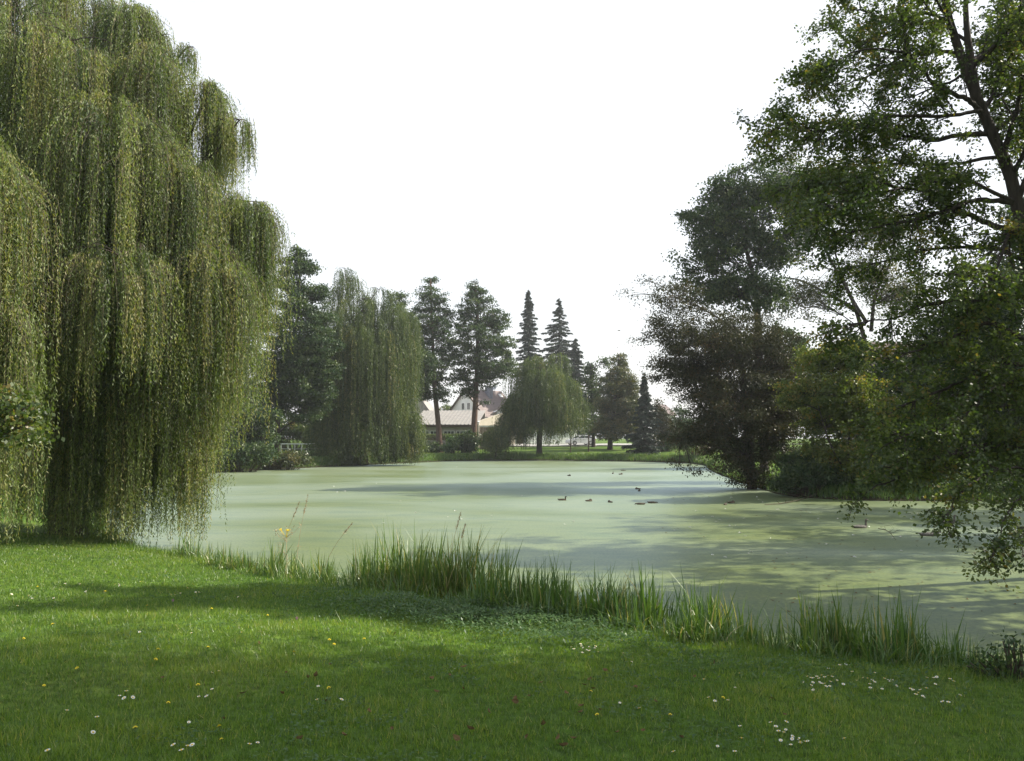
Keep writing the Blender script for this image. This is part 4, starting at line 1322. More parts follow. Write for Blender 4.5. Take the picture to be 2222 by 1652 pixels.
    for a0 in (3.9, 5.9, 9.7):
        mb = MB()
        for k in range(7):
            fr.box(mb, a0 + k * .25, a0 + k * .25 + .225, -.05 - .01 * (k % 2), .05, .02, h - .4)
        mb.build('garage_door', M['white_frame'], root)

    # stone wall with railing at the left of the shed, clipped hedge
    Y = 105.0
    a, b = gpt(903, Y), gpt(1018, Y)
    root = thing('stone_wall', 'low rough stone wall carrying a dark railing in front of the shed', 'wall', a)
    mb = MB()
    h = at(910, 956, Y)[2] - a[2]
    rng = np.random.default_rng(4)
    nst = 34
    for r in range(4):
        xx = a[0]
        while xx < b[0]:
            l_ = rng.uniform(.3, .7)
            mb.box([xx + .01, Y + rng.uniform(0, .06), a[2] - .2 + r * (h + .2) / 4 + .01], [l_ - .02, 0, 0], [0, .4, 0], [0, 0, (h + .2) / 4 - .02])
            xx += l_
    mb.build('masonry', M['stone'], root)
    ra = MB()
    top = a[2] + h
    ra.tubes(np.array([[a[0], Y + .2, top + .28], [b[0], Y + .2, top + .28]]), .03, 5)
    ra.tubes(np.array([[a[0], Y + .2, top + .1], [b[0], Y + .2, top + .1]]), .02, 5)
    for x in np.linspace(a[0], b[0], 6):
        ra.tubes(np.array([[x, Y + .2, top - .1], [x, Y + .2, top + .3]]), .03, 5)
    ra.build('railing', M['dark_wood'], root)
    Yh = 107.0
    a, b = gpt(905, Yh), gpt(1020, Yh)
    hh = at(910, 942, Yh)[2] - a[2]
    root = thing('hedge', 'clipped green hedge between the stone wall and the shed', 'hedge', a)
    n = 9000
    P = np.stack([rng.uniform(a[0], b[0], n), Yh + rng.uniform(-.45, .45, n), a[2] + rng.random(n) ** .6 * hh], 1)
    MB().leaves(P, rdir(rng, n), .16, .11, rng, np.clip(rng.normal(.55, .25, n), 0, 1), True).build('foliage', M['lime'], root)
    mb = MB()
    S = np.stack([np.linspace(a[0], b[0], 40), np.full(40, Yh), np.full(40, a[2] - .1)], 1)
    mb.tubes(arcs(S, S + [0, 0, hh * .85], rng, 4, 0, .05), .03, 4).build('stems', M['twig'], root)

    # white topped railing by the left alder
    Y = 86.0
    a, b = at(609, 965, Y), at(700, 965, Y)
    z0 = at(640, 986, Y)[2]
    root = thing('footbridge', 'small concrete footbridge with a white topped railing between the left alder and the willow', 'footbridge', [a[0], Y, z0])
    MB().box([a[0] - 1, Y - .2, z0 - .35], [b[0] - a[0] + 2, 0, 0], [0, 1.6, 0], [0, 0, .35]).build('deck', M['plaster_beige'], root)
    MB().box([a[0] - .6, Y, z0 - 2.2], [.8, 0, 0], [0, 1.2, 0], [0, 0, 1.845]).build('abutment', M['stone'], root)
    MB().box([b[0] - .2, Y, z0 - 2.2], [.8, 0, 0], [0, 1.2, 0], [0, 0, 1.845]).build('abutment', M['stone'], root)
    hr = at(640, 963.5, Y)[2] - z0
    MB().box([a[0], Y - .06, z0 + hr - .05], [b[0] - a[0], 0, 0], [0, .12, 0], [0, 0, .1]).build('top_rail', M['paint_white'], root)
    MB().box([a[0], Y - .025, z0 + hr * .5], [b[0] - a[0], 0, 0], [0, .05, 0], [0, 0, .05]).build('middle_rail', M['metal'], root)
    for x in np.linspace(a[0] + .05, b[0] - .05, 7):
        MB().box([x - .04, Y - .05, z0 - .01], [.08, 0, 0], [0, .1, 0], [0, 0, hr - .045]).build('post', M['metal'], root)

    # house behind the right bank, only its roof showing through the leaves
    Y = 95.0
    a, b = at(1880, 800, Y), at(2230, 800, Y)
    g0 = float(gz(a[0], Y))
    fr = Frame([a[0], Y, g0], 0)
    w_ = b[0] - a[0]
    rz, ez = at(1950, 737, Y)[2] - g0, at(1950, 815, Y)[2] - g0
    root = thing('house', 'house with a dark brown roof behind the trees on the right bank', 'house', [a[0], Y, g0])
    mb = MB()
    fr.box(mb, 0, w_, 0, 8, -.3, ez - .1)
    for a_ in (0, w_ - .3):
        fr.poly(mb, [(a_, 0, ez - .1), (a_, 8, ez - .1), (a_, 4, rz - .1)], (.3, 0, 0))
    mb.build('wall', M['plaster_beige'], root)
    rf = MB()
    fr.poly(rf, [(-.3, -.5, ez - .35), (w_ + .3, -.5, ez - .35), (w_ + .3, 4, rz), (-.3, 4, rz)], (0, 0, .15))
    fr.poly(rf, [(-.3, 4, rz), (w_ + .3, 4, rz), (w_ + .3, 8.5, ez - .35), (-.3, 8.5, ez - .35)], (0, 0, .15))
    rf.build('roof', M['brown_tile'], root)
    for k in range(4):
        window(fr, root, 1.5 + k * w_ / 4.4, 2.7 + k * w_ / 4.4, ez - 2.4, ez - 1.0, -.003)

    # small red roofed house glimpsed right of the small spruce
    Y = 150.0
    a, b = at(1430, 890, Y), at(1464, 890, Y)
    g0 = float(gz(a[0], 150))
    fr = Frame([a[0], Y, g0], math.radians(4))
    w_ = b[0] - a[0]
    ez, rz = at(1440, 900, Y)[2] - g0, at(1440, 878, Y)[2] - g0
    root = thing('house', 'distant house with an orange red roof in the gap right of the pyramid shaped spruce', 'house', [a[0], Y, g0])
    mb = MB()
    fr.box(mb, 0, w_, 0, 7, -.3, ez)
    mb.build('wall', M['plaster_white'], root)
    rf = MB()
    fr.poly(rf, [(-.4, -.5, ez - .2), (w_ + .4, -.5, ez - .2), (w_ - .8, 3.5, rz), (.8, 3.5, rz)], (0, 0, .15))
    fr.poly(rf, [(.8, 3.5, rz), (w_ - .8, 3.5, rz), (w_ + .4, 7.5, ez - .2), (-.4, 7.5, ez - .2)], (0, 0, .15))
    fr.poly(rf, [(-.4, -.5, ez - .2), (.8, 3.5, rz), (-.4, 7.5, ez - .2)], (0, 0, .15))
    fr.poly(rf, [(w_ + .4, -.5, ez - .2), (w_ + .4, 7.5, ez - .2), (w_ - .8, 3.5, rz)], (0, 0, .15))
    rf.build('roof', M['red_tile'], root)
    window(fr, root, 1.0, 2.2, ez - 1.9, ez - .6, -.003)


far_side()

# ------------------------------------------------------------------ car
def car():
    Y = 112.6
    x0, x1 = at(1239, 957, Y)[0], at(1289, 957, Y)[0]
    cx = (x0 + x1) / 2
    g0 = float(gz(cx, 116)) + .08
    M['car_paint'] = surf('silver_car_paint', (.66, .67, .70), (.70, .71, .74), 2, .28, metallic=.25, spec=.6)
    M['tyre'] = surf('black_rubber', (.018, .018, .018), (.03, .03, .03), 5, .8)
    M['rim'] = surf('alloy_rim', (.5, .5, .52), (.6, .6, .62), 5, .35, metallic=.8)
    M['lamp'] = surf('clear_headlight', (.75, .78, .8), (.8, .82, .84), 5, .1, spec=.8)
    M['tail'] = surf('red_tail_lamp', (.35, .02, .02), (.4, .03, .03), 5, .2)
    fr = Frame([cx, 116.0, g0], math.radians(180 + 20))       # u points to the nose, towards the left
    root = thing('parked_car', 'silver hatchback parked on the street beyond the far lawn', 'car', fr.o)
    # outline of the side, nose at +u
    low = [(-1.98, .30), (-2.02, .55), (-1.98, .82), (-1.7, .92), (-.9, .93), (.1, .92), (.95, .90), (1.6, .80), (2.0, .62), (2.03, .40), (1.95, .26), (1.2, .22), (0, .22), (-1.2, .22)]
    ang = np.linspace(0, 2 * math.pi, len(low), endpoint=False)
    mb = MB()
    secs = [(-.84, .94), (-.86, 1.0), (-.80, 1.02), (.80, 1.02), (.86, 1.0), (.84, .94)]
    pts = []
    for i, (b, k) in enumerate(secs):
        kk = 1.0 if i in (1, 2, 3, 4) else .985
        sh = .03 if i in (2, 3) else 0
        pts.append(np.array([fr.p(a * kk, b, .5 + (c - .5) * kk + (sh if c > .5 else 0)) for a, c in low]))
    n = len(low)
    V = np.vstack(pts)
    q = [[r * n + i, r * n + (i + 1) % n, (r + 1) * n + (i + 1) % n, (r + 1) * n + i] for r in range(len(secs) - 1) for i in range(n)]
    mb.add(V, q)
    for r in (0, len(secs) - 1):
        c = pts[r].mean(0)
        base = np.vstack([pts[r], c])
        mb.add(base, t=[[i, (i + 1) % n, n] if r else [(i + 1) % n, i, n] for i in range(n)])
    # cabin
    cab = [(-1.75, .93), (-1.35, 1.34), (-.9, 1.42), (.0, 1.42), (.25, 1.36), (1.0, .92)]
    C0 = [np.array([fr.p(a, s * w, c) for a, c in cab]) for s, w in ((-1, .76), (1, .76))]
    for P, s in zip(C0, (-1, 1)):
        for i in range(len(cab)):
            if cab[i][1] > 1.0:
                P[i] -= fr.v * s * .13
    V = np.vstack(C0)
    m = len(cab)
    mb.add(V, [[i, i + 1, m + i + 1, m + i] for i in range(m - 1)])
    for k in (0, 1):
        mb.add(C0[k], t=[[0, i, i + 1] for i in range(1, m - 1)])
    mb.build('body', M['car_paint'], root)
    # glass: windscreen, rear window, two side windows each side
    def pane(name, P):
        P = np.array(P)
        nrm = unit(np.cross(P[1] - P[0], P[2] - P[0]))
        if nrm @ (P.mean(0) - fr.p(0, 0, .9)) < 0:
            nrm = -nrm
        k = len(P)
        V = np.vstack([P + nrm * .004, P + nrm * .018])
        g = MB().add(V, [[i, (i + 1) % k, k + (i + 1) % k, k + i] for i in range(k)])
        g.add(V, t=[[0, i, i + 1] for i in range(1, k - 1)] + [[k, k + i, k + i + 1] for i in range(1, k - 1)])
        g.build(name, M['dark_glass'], root)
    pane('windscreen', [fr.p(.93, -.68, .98), fr.p(.93, .68, .98), fr.p(.31, .56, 1.33), fr.p(.31, -.56, 1.33)])
    pane('rear_window', [fr.p(-1.68, -.64, 1.0), fr.p(-1.68, .64, 1.0), fr.p(-1.40, .56, 1.30), fr.p(-1.40, -.56, 1.30)])
    for s in (-1, 1):
        def sp(a, c):
            return fr.p(a, s * (.76 - .13 * (c - .93) / .45), c)
        pane('side_window', [sp(.80, .97), sp(-.35, .97), sp(-.35, 1.36), sp(.12, 1.35)])
        pane('side_window', [sp(-.42, .97), sp(-1.55, .97), sp(-1.28, 1.31), sp(-.42, 1.36)])
        MB().box(fr.p(-.2, s * .865 - .012, .74), fr.u * .18, fr.v * .03, fr.w * .03).build('door_handle', M['tyre'], root)
        MB().box(fr.p(.72, s * .88 - .07, .95), fr.u * .1, fr.v * .14, fr.w * .12).build('wing_mirror', M['car_paint'], root)
        MB().box(fr.p(1.80, s * .60 - .17, .58), fr.u * .17, fr.v * .34, fr.w * .13).build('headlight', M['lamp'], root)
        MB().box(fr.p(-2.06, s * .66 - .12, .62), fr.u * .14, fr.v * .24, fr.w * .22).build('tail_light', M['tail'], root)
        for a in (-1.25, 1.28):
            c = fr.p(a, s * .76, .31)
            w = MB()
            th = np.linspace(0, 2 * math.pi, 25)[:-1]
            ring = []
            for b, r in ((-.1, .20), (-.1, .29), (-.07, .315), (.07, .315), (.1, .29), (.1, .20)):
                ring.append(c + fr.v * (b + s * .03) + (np.cos(th)[:, None] * fr.u + np.sin(th)[:, None] * fr.w) * r)
            i = np.arange(24)
            w.add(np.vstack(ring), np.vstack([np.stack([i + 24 * r, (i + 1) % 24 + 24 * r, (i + 1) % 24 + 24 * ((r + 1) % 6), i + 24 * ((r + 1) % 6)], 1) for r in range(6)]))
            wo = w.build('wheel', M['tyre'], root, smooth=True)
            rm = MB()
            for kx in range(5):
                t = kx * 2 * math.pi / 5
                d1 = math.cos(t) * fr.u + math.sin(t) * fr.w
                d2 = -math.sin(t) * fr.u + math.cos(t) * fr.w
                rm.box(c + fr.v * (s * .10) - d2 * .03, d1 * .2, d2 * .06, fr.v * s * .03)
            sub(rm, 'rim', M['rim'], wo, root)
    MB().box(fr.p(2.02, -.26, .40), fr.u * .02, fr.v * .52, fr.w * .11).build('number_plate', M['paint_white'], root)
    MB().box(fr.p(1.93, -.8, .30), fr.u * .12, fr.v * 1.6, fr.w * .12).build('bumper', M['car_paint'], root)


car()

# posts on the far lawn
for px, by, ty, w_, txt in ((1277, 975, 944, .16, 'weathered wooden post on the far lawn in front of the parked car'),
                            (1238, 973, 948, .12, 'thin dark post at the right trunk of the round willow')):
    Y = 101
    p = gpt(px, Y)
    h = at(px, ty, Y)[2] - p[2]
    mb = MB()
    mb.tubes(p + np.array([[0, 0, -.3], [0, 0, .4], [.01, 0, h * .7], [.01, 0, h - .03], [.01, 0, h]]), [w_ * .62, w_ * .56, w_ * .5, w_ * .5, .02], 8)
    tag(mb.build('wooden_post', M['dark_wood'], loc=p), txt, 'post')


# ------------------------------------------------------------------ water birds
def birdmat(name, c1, c2):
    return surf(name, c1, c2, 14, .75, .3, 40)


M['duck_body'] = birdmat('mottled_brown_feathers', (.035, .028, .02), (.10, .078, .052))
M['duck_head'] = birdmat('dark_head_feathers', (.02, .022, .018), (.045, .04, .03))
M['bill'] = birdmat('horn_coloured_bill', (.16, .12, .05), (.22, .17, .07))
M['goose_body'] = birdmat('grey_brown_goose_feathers', (.085, .078, .068), (.16, .148, .13))
M['goose_bill'] = birdmat('orange_bill', (.45, .20, .08), (.5, .24, .1))


def bird(name, spine, mats, heads=(8, 11), n=12):
    """One continuous body lofted along a spine of (x, z, half width, half height), tail to bill tip."""
    S = np.array(spine, float)
    cen = np.stack([S[:, 0], np.zeros(len(S)), S[:, 1]], 1)
    k = (len(S) - 1) * 3 + 1
    cen = curve(cen, k)
    t = np.linspace(0, len(S) - 1, k)
    rw = np.maximum(np.interp(t, range(len(S)), S[:, 2]), .003)
    rh = np.maximum(np.interp(t, range(len(S)), S[:, 3]), .003)
    T = unit(np.gradient(cen, axis=0))
    Bn = np.array([0, 1.0, 0])
    N = np.cross(T, Bn)
    th = np.linspace(0, 2 * math.pi, n, endpoint=False)
    R = cen[:, None] + (np.cos(th)[None, :, None] * Bn) * rw[:, None, None] + np.sin(th)[None, :, None] * N[:, None] * rh[:, None, None]
    i = np.arange(n)
    mb = MB()
    q, mi = [], []
    for r in range(k - 1):
        q.append(np.stack([i + n * r, (i + 1) % n + n * r, (i + 1) % n + n * (r + 1), i + n * (r + 1)], 1))
    V = R.reshape(-1, 3)
    mb.add(V, np.vstack(q))
    tt = t[:-1]
    mat = np.where(tt >= heads[1], 2, np.where(tt >= heads[0], 1, 0))
    mb.mq = [np.repeat(mat, n)]
    return mb


swim = [(-.30, .10, .01, .008), (-.24, .085, .05, .03), (-.15, .05, .09, .07), (-.02, .04, .105, .085), (.10, .045, .09, .08), (.165, .075, .06, .06),
        (.175, .13, .034, .036), (.165, .175, .03, .032), (.175, .215, .034, .038), (.215, .225, .032, .034), (.245, .215, .018, .014), (.29, .205, .016, .006), (.30, .203, .008, .003)]
tuck = [(-.26, .09, .01, .008), (-.21, .075, .05, .03), (-.13, .05, .09, .07), (0, .045, .11, .088), (.11, .045, .095, .08), (.17, .07, .055, .055),
        (.155, .12, .038, .036), (.115, .145, .036, .034), (.075, .145, .034, .03), (.04, .135, .028, .022), (.02, .125, .014, .01), (-.02, .118, .01, .006), (-.03, .117, .006, .003)]
dive = [(-.30, .10, .01, .008), (-.24, .085, .05, .03), (-.15, .05, .09, .07), (-.02, .04, .105, .085), (.10, .045, .09, .08), (.165, .06, .06, .055),
        (.205, .075, .034, .034), (.235, .078, .03, .03), (.26, .072, .034, .034), (.295, .062, .03, .03), (.32, .045, .018, .014), (.36, .03, .016, .006), (.37, .027, .008, .003)]
goose = [(-.44, .13, .015, .01), (-.36, .11, .08, .04), (-.24, .07, .14, .10), (-.04, .06, .165, .13), (.14, .065, .14, .12), (.23, .11, .08, .085),
         (.26, .22, .05, .052), (.255, .33, .042, .042), (.265, .40, .044, .048), (.31, .415, .042, .044), (.35, .40, .026, .024), (.405, .385, .022, .012), (.42, .382, .01, .005)]
gtuck = [(-.44, .13, .015, .01), (-.36, .11, .08, .04), (-.24, .07, .14, .10), (-.04, .06, .165, .13), (.14, .065, .14, .12), (.24, .09, .08, .08),
         (.31, .13, .05, .05), (.35, .19, .042, .042), (.38, .225, .044, .046), (.42, .22, .04, .042), (.455, .20, .024, .022), (.50, .18, .02, .012), (.52, .175, .01, .005)]
DM = [M['duck_body'], M['duck_head'], M['bill']]
birds = [
    (1220.6, 1086, swim, 0.05, 1.05, 'duck swimming with its head up, leftmost of the row on the open water'),
    (1278, 1088, tuck, .3, .95, 'resting duck with tucked head, right next to the swimming duck in the row'),
    (1324, 1090.5, tuck, 2.2, .85, 'resting duck in the middle of the row, a thin twig afloat behind it'),
    (1390, 1095, dive, math.pi, 1.0, 'duck with its head stretched low over the water, facing left'),
    (1415, 1092, dive, -.15, 1.0, 'duck with its head stretched low over the water, facing right'),
    (1384, 1062, tuck, 2.7, .9, 'farther bird of the close pair on the pale water'),
    (1387, 1066, tuck, 1.2, .9, 'nearer bird of the close pair on the pale water'),
    (1235, 1033, tuck, -.9, 1.0, 'lone distant duck left on the far water'),
    (1330, 1028.5, swim, 1.35, 1.0, 'distant duck with its neck raised, facing away'),
    (1347, 1030, tuck, .4, 1.0, 'distant duck resting beside the one with raised neck'),
    (1352, 1021.5, dive, .1, 1.0, 'farthest duck, lying low on the water'),
    (1587, 1092, tuck, .2, 1.0, 'larger of two ducks resting in the shade off the right bank'),
    (1574, 1095.5, tuck, 1.0, .8, 'smaller of two ducks resting in the shade off the right bank')]
for px, py, sp, rz, sc_, txt in birds:
    p = onz(px, py, 0)
    o = bird('duck', sp, DM).build('duck', DM, loc=(0, 0, 0), smooth=True)
    o.location = (p[0], p[1], -.015)
    o.rotation_euler = (0, 0, rz)
    o.scale = (sc_ * .76,) * 3
    tag(o, txt, 'duck', 'ducks resting on the pond')
GM = [M['goose_body'], M['goose_body'], M['goose_bill']]
for px, py, sp, rz, txt in ((1868, 1146, goose, .1, 'grey goose behind the hanging twigs, leftmost of the three geese'),
                            (2016, 1163, gtuck, -.25, 'grey goose nearest to us of the three, its neck hidden by twigs'),
                            (2060, 1136, goose, 0, 'grey goose with upright neck, rightmost and farthest of the three')):
    p = onz(px, py, 0)
    o = bird('goose', sp, GM).build('goose', GM, loc=(0, 0, 0), smooth=True)
    o.location = (p[0], p[1], -.02)
    o.rotation_euler = (0, 0, rz)
    o.scale = (.68,) * 3
    tag(o, txt, 'goose', 'geese under the overhanging branches')

# small bird in flight
p = at(1343, 718, 70)
fb = MB()
fb.tubes(np.array([[-.12, 0, 0], [-.06, 0, .0], [0, 0, .005], [.06, 0, .01], [.10, 0, .015], [.13, 0, .012]]), [.006, .022, .034, .03, .022, .004], 8)
for s in (-1, 1):
    V = np.array([[.05, s * .02, .01], [-.04, s * .02, .01], [-.05, s * .12, .07], [.03, s * .13, .075], [-.05, s * .24, .03], [-.01, s * .25, .03]])
    V2 = V + [0, 0, .006]
    fb.add(np.vstack([V, V2]), [[0, 1, 2, 3], [3, 2, 4, 5], [6, 9, 8, 7], [9, 11, 10, 8], [0, 3, 9, 6], [3, 5, 11, 9], [1, 7, 8, 2], [2, 8, 10, 4], [4, 10, 11, 5]])
fb.add(np.array([[-.10, -.015, 0], [-.10, .015, 0], [-.19, .035, -.004], [-.19, -.035, -.004], [-.10, -.015, .005], [-.10, .015, .005], [-.19, .035, .001], [-.19, -.035, .001]]), [[0, 1, 2, 3], [7, 6, 5, 4], [0, 3, 7, 4], [1, 5, 6, 2], [3, 2, 6, 7]])
o = fb.build('flying_bird', M['duck_head'], loc=(0, 0, 0))
o.location = p
o.rotation_euler = (.2, 0, .5)
tag(o, 'tiny dark bird flying in the white sky left of the bronze tree', 'bird')

# ------------------------------------------------------------------ reeds on the near bank


def blades(rng, x, y, z, h, w, lean, bend, k=5):
    """Curved blades as ribbons. Arrays of n; returns verts, quads."""
    n = len(x)
    az = rng.random(n) * 2 * math.pi
    t = np.linspace(0, 1, k)[None]
    off = (lean[:, None] * t + bend[:, None] * t ** 2.5) * h[:, None]
    zz = z[:, None] + h[:, None] * t * (1 - .28 * np.abs(bend)[:, None] * t)
    P = np.stack([x[:, None] + np.cos(az)[:, None] * off, y[:, None] + np.sin(az)[:, None] * off, zz], -1)
    sa = az + rng.normal(size=n) * .5 + math.pi / 2
    sd = np.stack([np.cos(sa), np.sin(sa), np.zeros(n)], -1)[:, None]
    wd = (w[:, None] * np.array([1, 1, .92, .62, .06] if k == 5 else [1, .9, .06])[None])[..., None] * .5
    V = np.stack([P - sd * wd, P + sd * wd], 2).reshape(-1, 3)
    i = np.arange(n)[:, None] * 2 * k + np.arange(k - 1)[None] * 2
    q = np.stack([i, i + 1, i + 3, i + 2], -1).reshape(-1, 4)
    return V, q


reedlist = [
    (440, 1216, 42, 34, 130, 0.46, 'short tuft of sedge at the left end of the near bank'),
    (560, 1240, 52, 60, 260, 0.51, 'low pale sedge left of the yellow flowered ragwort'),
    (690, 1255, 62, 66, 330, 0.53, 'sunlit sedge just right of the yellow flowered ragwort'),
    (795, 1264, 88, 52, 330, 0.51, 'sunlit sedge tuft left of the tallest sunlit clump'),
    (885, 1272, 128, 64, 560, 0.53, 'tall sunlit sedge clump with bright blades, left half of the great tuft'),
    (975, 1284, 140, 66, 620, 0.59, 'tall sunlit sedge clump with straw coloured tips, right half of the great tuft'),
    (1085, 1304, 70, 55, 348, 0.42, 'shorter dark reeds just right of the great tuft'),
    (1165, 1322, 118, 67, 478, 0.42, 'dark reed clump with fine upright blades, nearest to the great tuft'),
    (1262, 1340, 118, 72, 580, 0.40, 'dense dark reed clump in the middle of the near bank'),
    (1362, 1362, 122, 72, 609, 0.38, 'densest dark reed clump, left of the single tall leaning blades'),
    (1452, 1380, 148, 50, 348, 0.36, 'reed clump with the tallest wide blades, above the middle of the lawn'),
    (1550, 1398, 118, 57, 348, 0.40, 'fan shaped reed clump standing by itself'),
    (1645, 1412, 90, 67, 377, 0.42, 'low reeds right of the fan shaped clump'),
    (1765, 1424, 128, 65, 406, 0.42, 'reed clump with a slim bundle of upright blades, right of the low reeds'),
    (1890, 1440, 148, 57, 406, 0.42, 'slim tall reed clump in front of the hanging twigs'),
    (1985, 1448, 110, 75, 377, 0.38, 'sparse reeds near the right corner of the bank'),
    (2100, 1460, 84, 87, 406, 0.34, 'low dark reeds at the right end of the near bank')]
rng = np.random.default_rng(77)
for px, by, hp, wp, n, tm, txt in reedlist:
    by, hp = by + 22, hp + 22
    p = onz(px, by, .10)
    s = p[1] / F
    nt_ = max(4, n // 40)
    tx = rng.normal(size=nt_) * wp * s * .8
    ty = rng.normal(size=nt_) * .22
    th = rng.uniform(.5, 1.0, nt_)
    mb = MB()
    for layer, frac, hk in (('tall', .95, 1.0), ('low', 2.0, .5)):
        nb = int(n * frac)
        ti = rng.integers(0, nt_, nb)
        jit = .10 if layer == 'tall' else .2
        x = p[0] + tx[ti] + rng.normal(size=nb) * jit
        y = p[1] + ty[ti] + rng.normal(size=nb) * .10 - (.1 if layer == 'low' else 0)
        h = hp * s * hk * th[ti] * np.clip(rng.normal(.74, .22, nb), .25, 1.15)
        z = np.maximum(gz(x, y), -.05)
        if layer == 'tall':
            le, be = np.abs(rng.normal(0, .13, nb)), np.abs(rng.normal(0, .25, nb)) ** 1.3
        else:
            le, be = np.abs(rng.normal(.12, .22, nb)), np.clip(np.abs(rng.normal(.3, .5, nb)), 0, 1.2)
        V, q = blades(rng, x, y, z, h + (.1 - np.minimum(z, .1)), rng.uniform(.014, .030, nb) * (.6 + .5 * np.minimum(h, 1)), le, be)
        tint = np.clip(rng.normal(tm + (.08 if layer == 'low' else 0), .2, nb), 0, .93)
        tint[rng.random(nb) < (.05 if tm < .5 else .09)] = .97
        mb.add(V, q, tint=np.repeat(tint, 4))
    o = mb.build('reed_clump', M['reed'], loc=(p[0], p[1], 0))
    tag(o, txt, 'reeds', 'reed and sedge clumps along the near bank')

# reed tufts round the far and right banks: one countless fringe
rng = np.random.default_rng(78)
seg = np.roll(poly, -1, 0) - poly
ln = np.linalg.norm(seg, axis=1)
n = 60000
si = rng.choice(len(poly), n, p=ln / ln.sum())
nrm = np.stack([seg[:, 1], -seg[:, 0]], 1) / ln[:, None]
c = poly[si] + seg[si] * rng.random((n, 1))
d0 = rng.gamma(2.0, .45, n) * 1.1
sg = np.sign(sdf(*(poly + nrm * .5).T))[si]
xy = c + nrm[si] * sg[:, None] * d0[:, None]
ok = (xy[:, 1] > 24) | (xy[:, 0] > 14) | (d0 < 1.1)
xy, d0 = xy[ok], d0[ok]
ptc = .5 + .5 * np.sin(xy[:, 0] * .9 + 2 * np.sin(xy[:, 1] * .35)) * np.sin(xy[:, 1] * .6 + xy[:, 0] * .3)
n = len(xy)
near = (xy[:, 1] < 24) & (xy[:, 0] < 14)
h = rng.uniform(.25, .6, n) * (.45 + .8 * ptc) * np.where(near, .7, 1)
V, q = blades(rng, xy[:, 0], xy[:, 1], gz(*xy.T) - .03, h, np.where(near, .012, .035), np.abs(rng.normal(0, .2, n)), np.abs(rng.normal(0, .3, n)), k=3)
o = MB().add(V, q, tint=np.repeat(np.clip(rng.normal(.42, .2, n) + .15 * (ptc - .5), 0, .95), 2)).build('bank_grass', M['reed'])
tag(o, 'rough tall grass fringing the banks of the pond', 'grass', kind='stuff')

# ------------------------------------------------------------------ the lawn
rng = np.random.default_rng(79)
n = 900000
r = 3.2 + (24 - 3.2) * rng.random(n) ** 1.15
a = rng.uniform(-.78, .72, n)
x, y = np.sin(a) * r, np.cos(a) * r
d = sdf(x, y)
ok = d > .12
x, y, r, d = x[ok], y[ok], r[ok], d[ok]


def wob(x, y, s, ph=0.0):
    return (np.sin(x * 1.1 * s + 1.7 * np.sin(y * .8 * s + ph)) * np.sin(y * 1.3 * s + 1.4 * np.sin(x * .9 * s + 2 * ph)) + .6 * np.sin(x * 2.9 * s + ph + 2 * np.sin(2.2 * y * s)) * np.sin(y * 2.6 * s - ph)) / 1.6


tuft = wob(x, y, 1.2, .4)
fine = wob(x, y, 5, 1.9)
keep = rng.random(len(x)) < .72 + .25 * fine
x, y, r, d, tuft, fine = (v[keep] for v in (x, y, r, d, tuft, fine))
n = len(x)
h = rng.uniform(.022, .065, n) * (1 + .35 * tuft + .3 * fine) * (1 + 1.3 * np.exp(-((d - .5) / .55) ** 2))
h[rng.random(n) < .004] *= 2.2
z = gz(x, y) - .004
az = rng.random(n) * 6.283
le = np.abs(rng.normal(0, .55, n)) * h
tip = np.stack([x + np.cos(az) * le, y + np.sin(az) * le, z + h], 1)
w = (.0042 + .00042 * r) * rng.uniform(.7, 1.3, n)
sa = rng.random(n) * 6.283
sd = np.stack([np.cos(sa) * w, np.sin(sa) * w, np.zeros(n)], 1) * .5
b0 = np.stack([x, y, z], 1)
V = np.stack([b0 - sd, b0 + sd, tip], 1)
tint = np.clip(.42 + .20 * tuft + .14 * fine + rng.normal(size=n) * .2 + .09 * wob(x, y, .35, 5.1), 0, .95)
tint[rng.random(n) < .02] = .98
o = MB().add(V, t=np.arange(3 * n).reshape(n, 3), tint=tint).build('lawn_grass', M['grass'])
tag(o, 'short mown grass of the foreground lawn', 'grass', kind='stuff')

# clover and creeping weeds in the lawn, and the lush weeds along its edge
rng = np.random.default_rng(80)
n = 60000
r = 3.2 + 15 * rng.random(n) ** 1.1
a = rng.uniform(-.72, .66, n)
x, y = np.sin(a) * r, np.cos(a) * r
m_ = (wob(x, y, .8, 2.7) + .5 * wob(x, y, 3, .3)) > .38
x, y, r = x[m_], y[m_], r[m_]
ok = sdf(x, y) > .6
x, y, r = x[ok], y[ok], r[ok]
n = len(x)
P = np.stack([x, y, gz(x, y) + rng.uniform(.015, .05, n)], 1)
D = np.stack([rng.normal(size=n), rng.normal(size=n), rng.normal(size=n) * .25 + .1], 1)
lv = MB()
szl = rng.uniform(.012, .026, n) * (1 + .05 * r)
lv.leaves(P, D, szl, szl * .8, rng, np.clip(rng.normal(.5, .2, n), 0, 1), up=np.tile([0.1, 0, 1.0], (n, 1)))
n = 15000
cpx = rng.choice([760, 850, 950, 1040, 1120, 1200, 1290, 1400, 1540, 1700, 1850, 2000], n, p=np.array([.3, .9, 1.5, 1.8, 1.6, 1.1, .4, .15, .15, .15, .15, .15]) / 8.35)
base = np.array([onz(q_, np.interp(q_, [760, 1040, 1290, 1540, 2000], [1305, 1330, 1380, 1440, 1500]), .45)[:2] for q_ in (760, 850, 950, 1040, 1120, 1200, 1290, 1400, 1540, 1700, 1850, 2000)])
lut = {q_: i for i, q_ in enumerate((760, 850, 950, 1040, 1120, 1200, 1290, 1400, 1540, 1700, 1850, 2000))}
bi = np.array([lut[int(q_)] for q_ in cpx])
x = base[bi, 0] + rng.normal(size=n) * .6
y = base[bi, 1] - .25 + rng.normal(size=n) * .5
ok = sdf(x, y) > .1
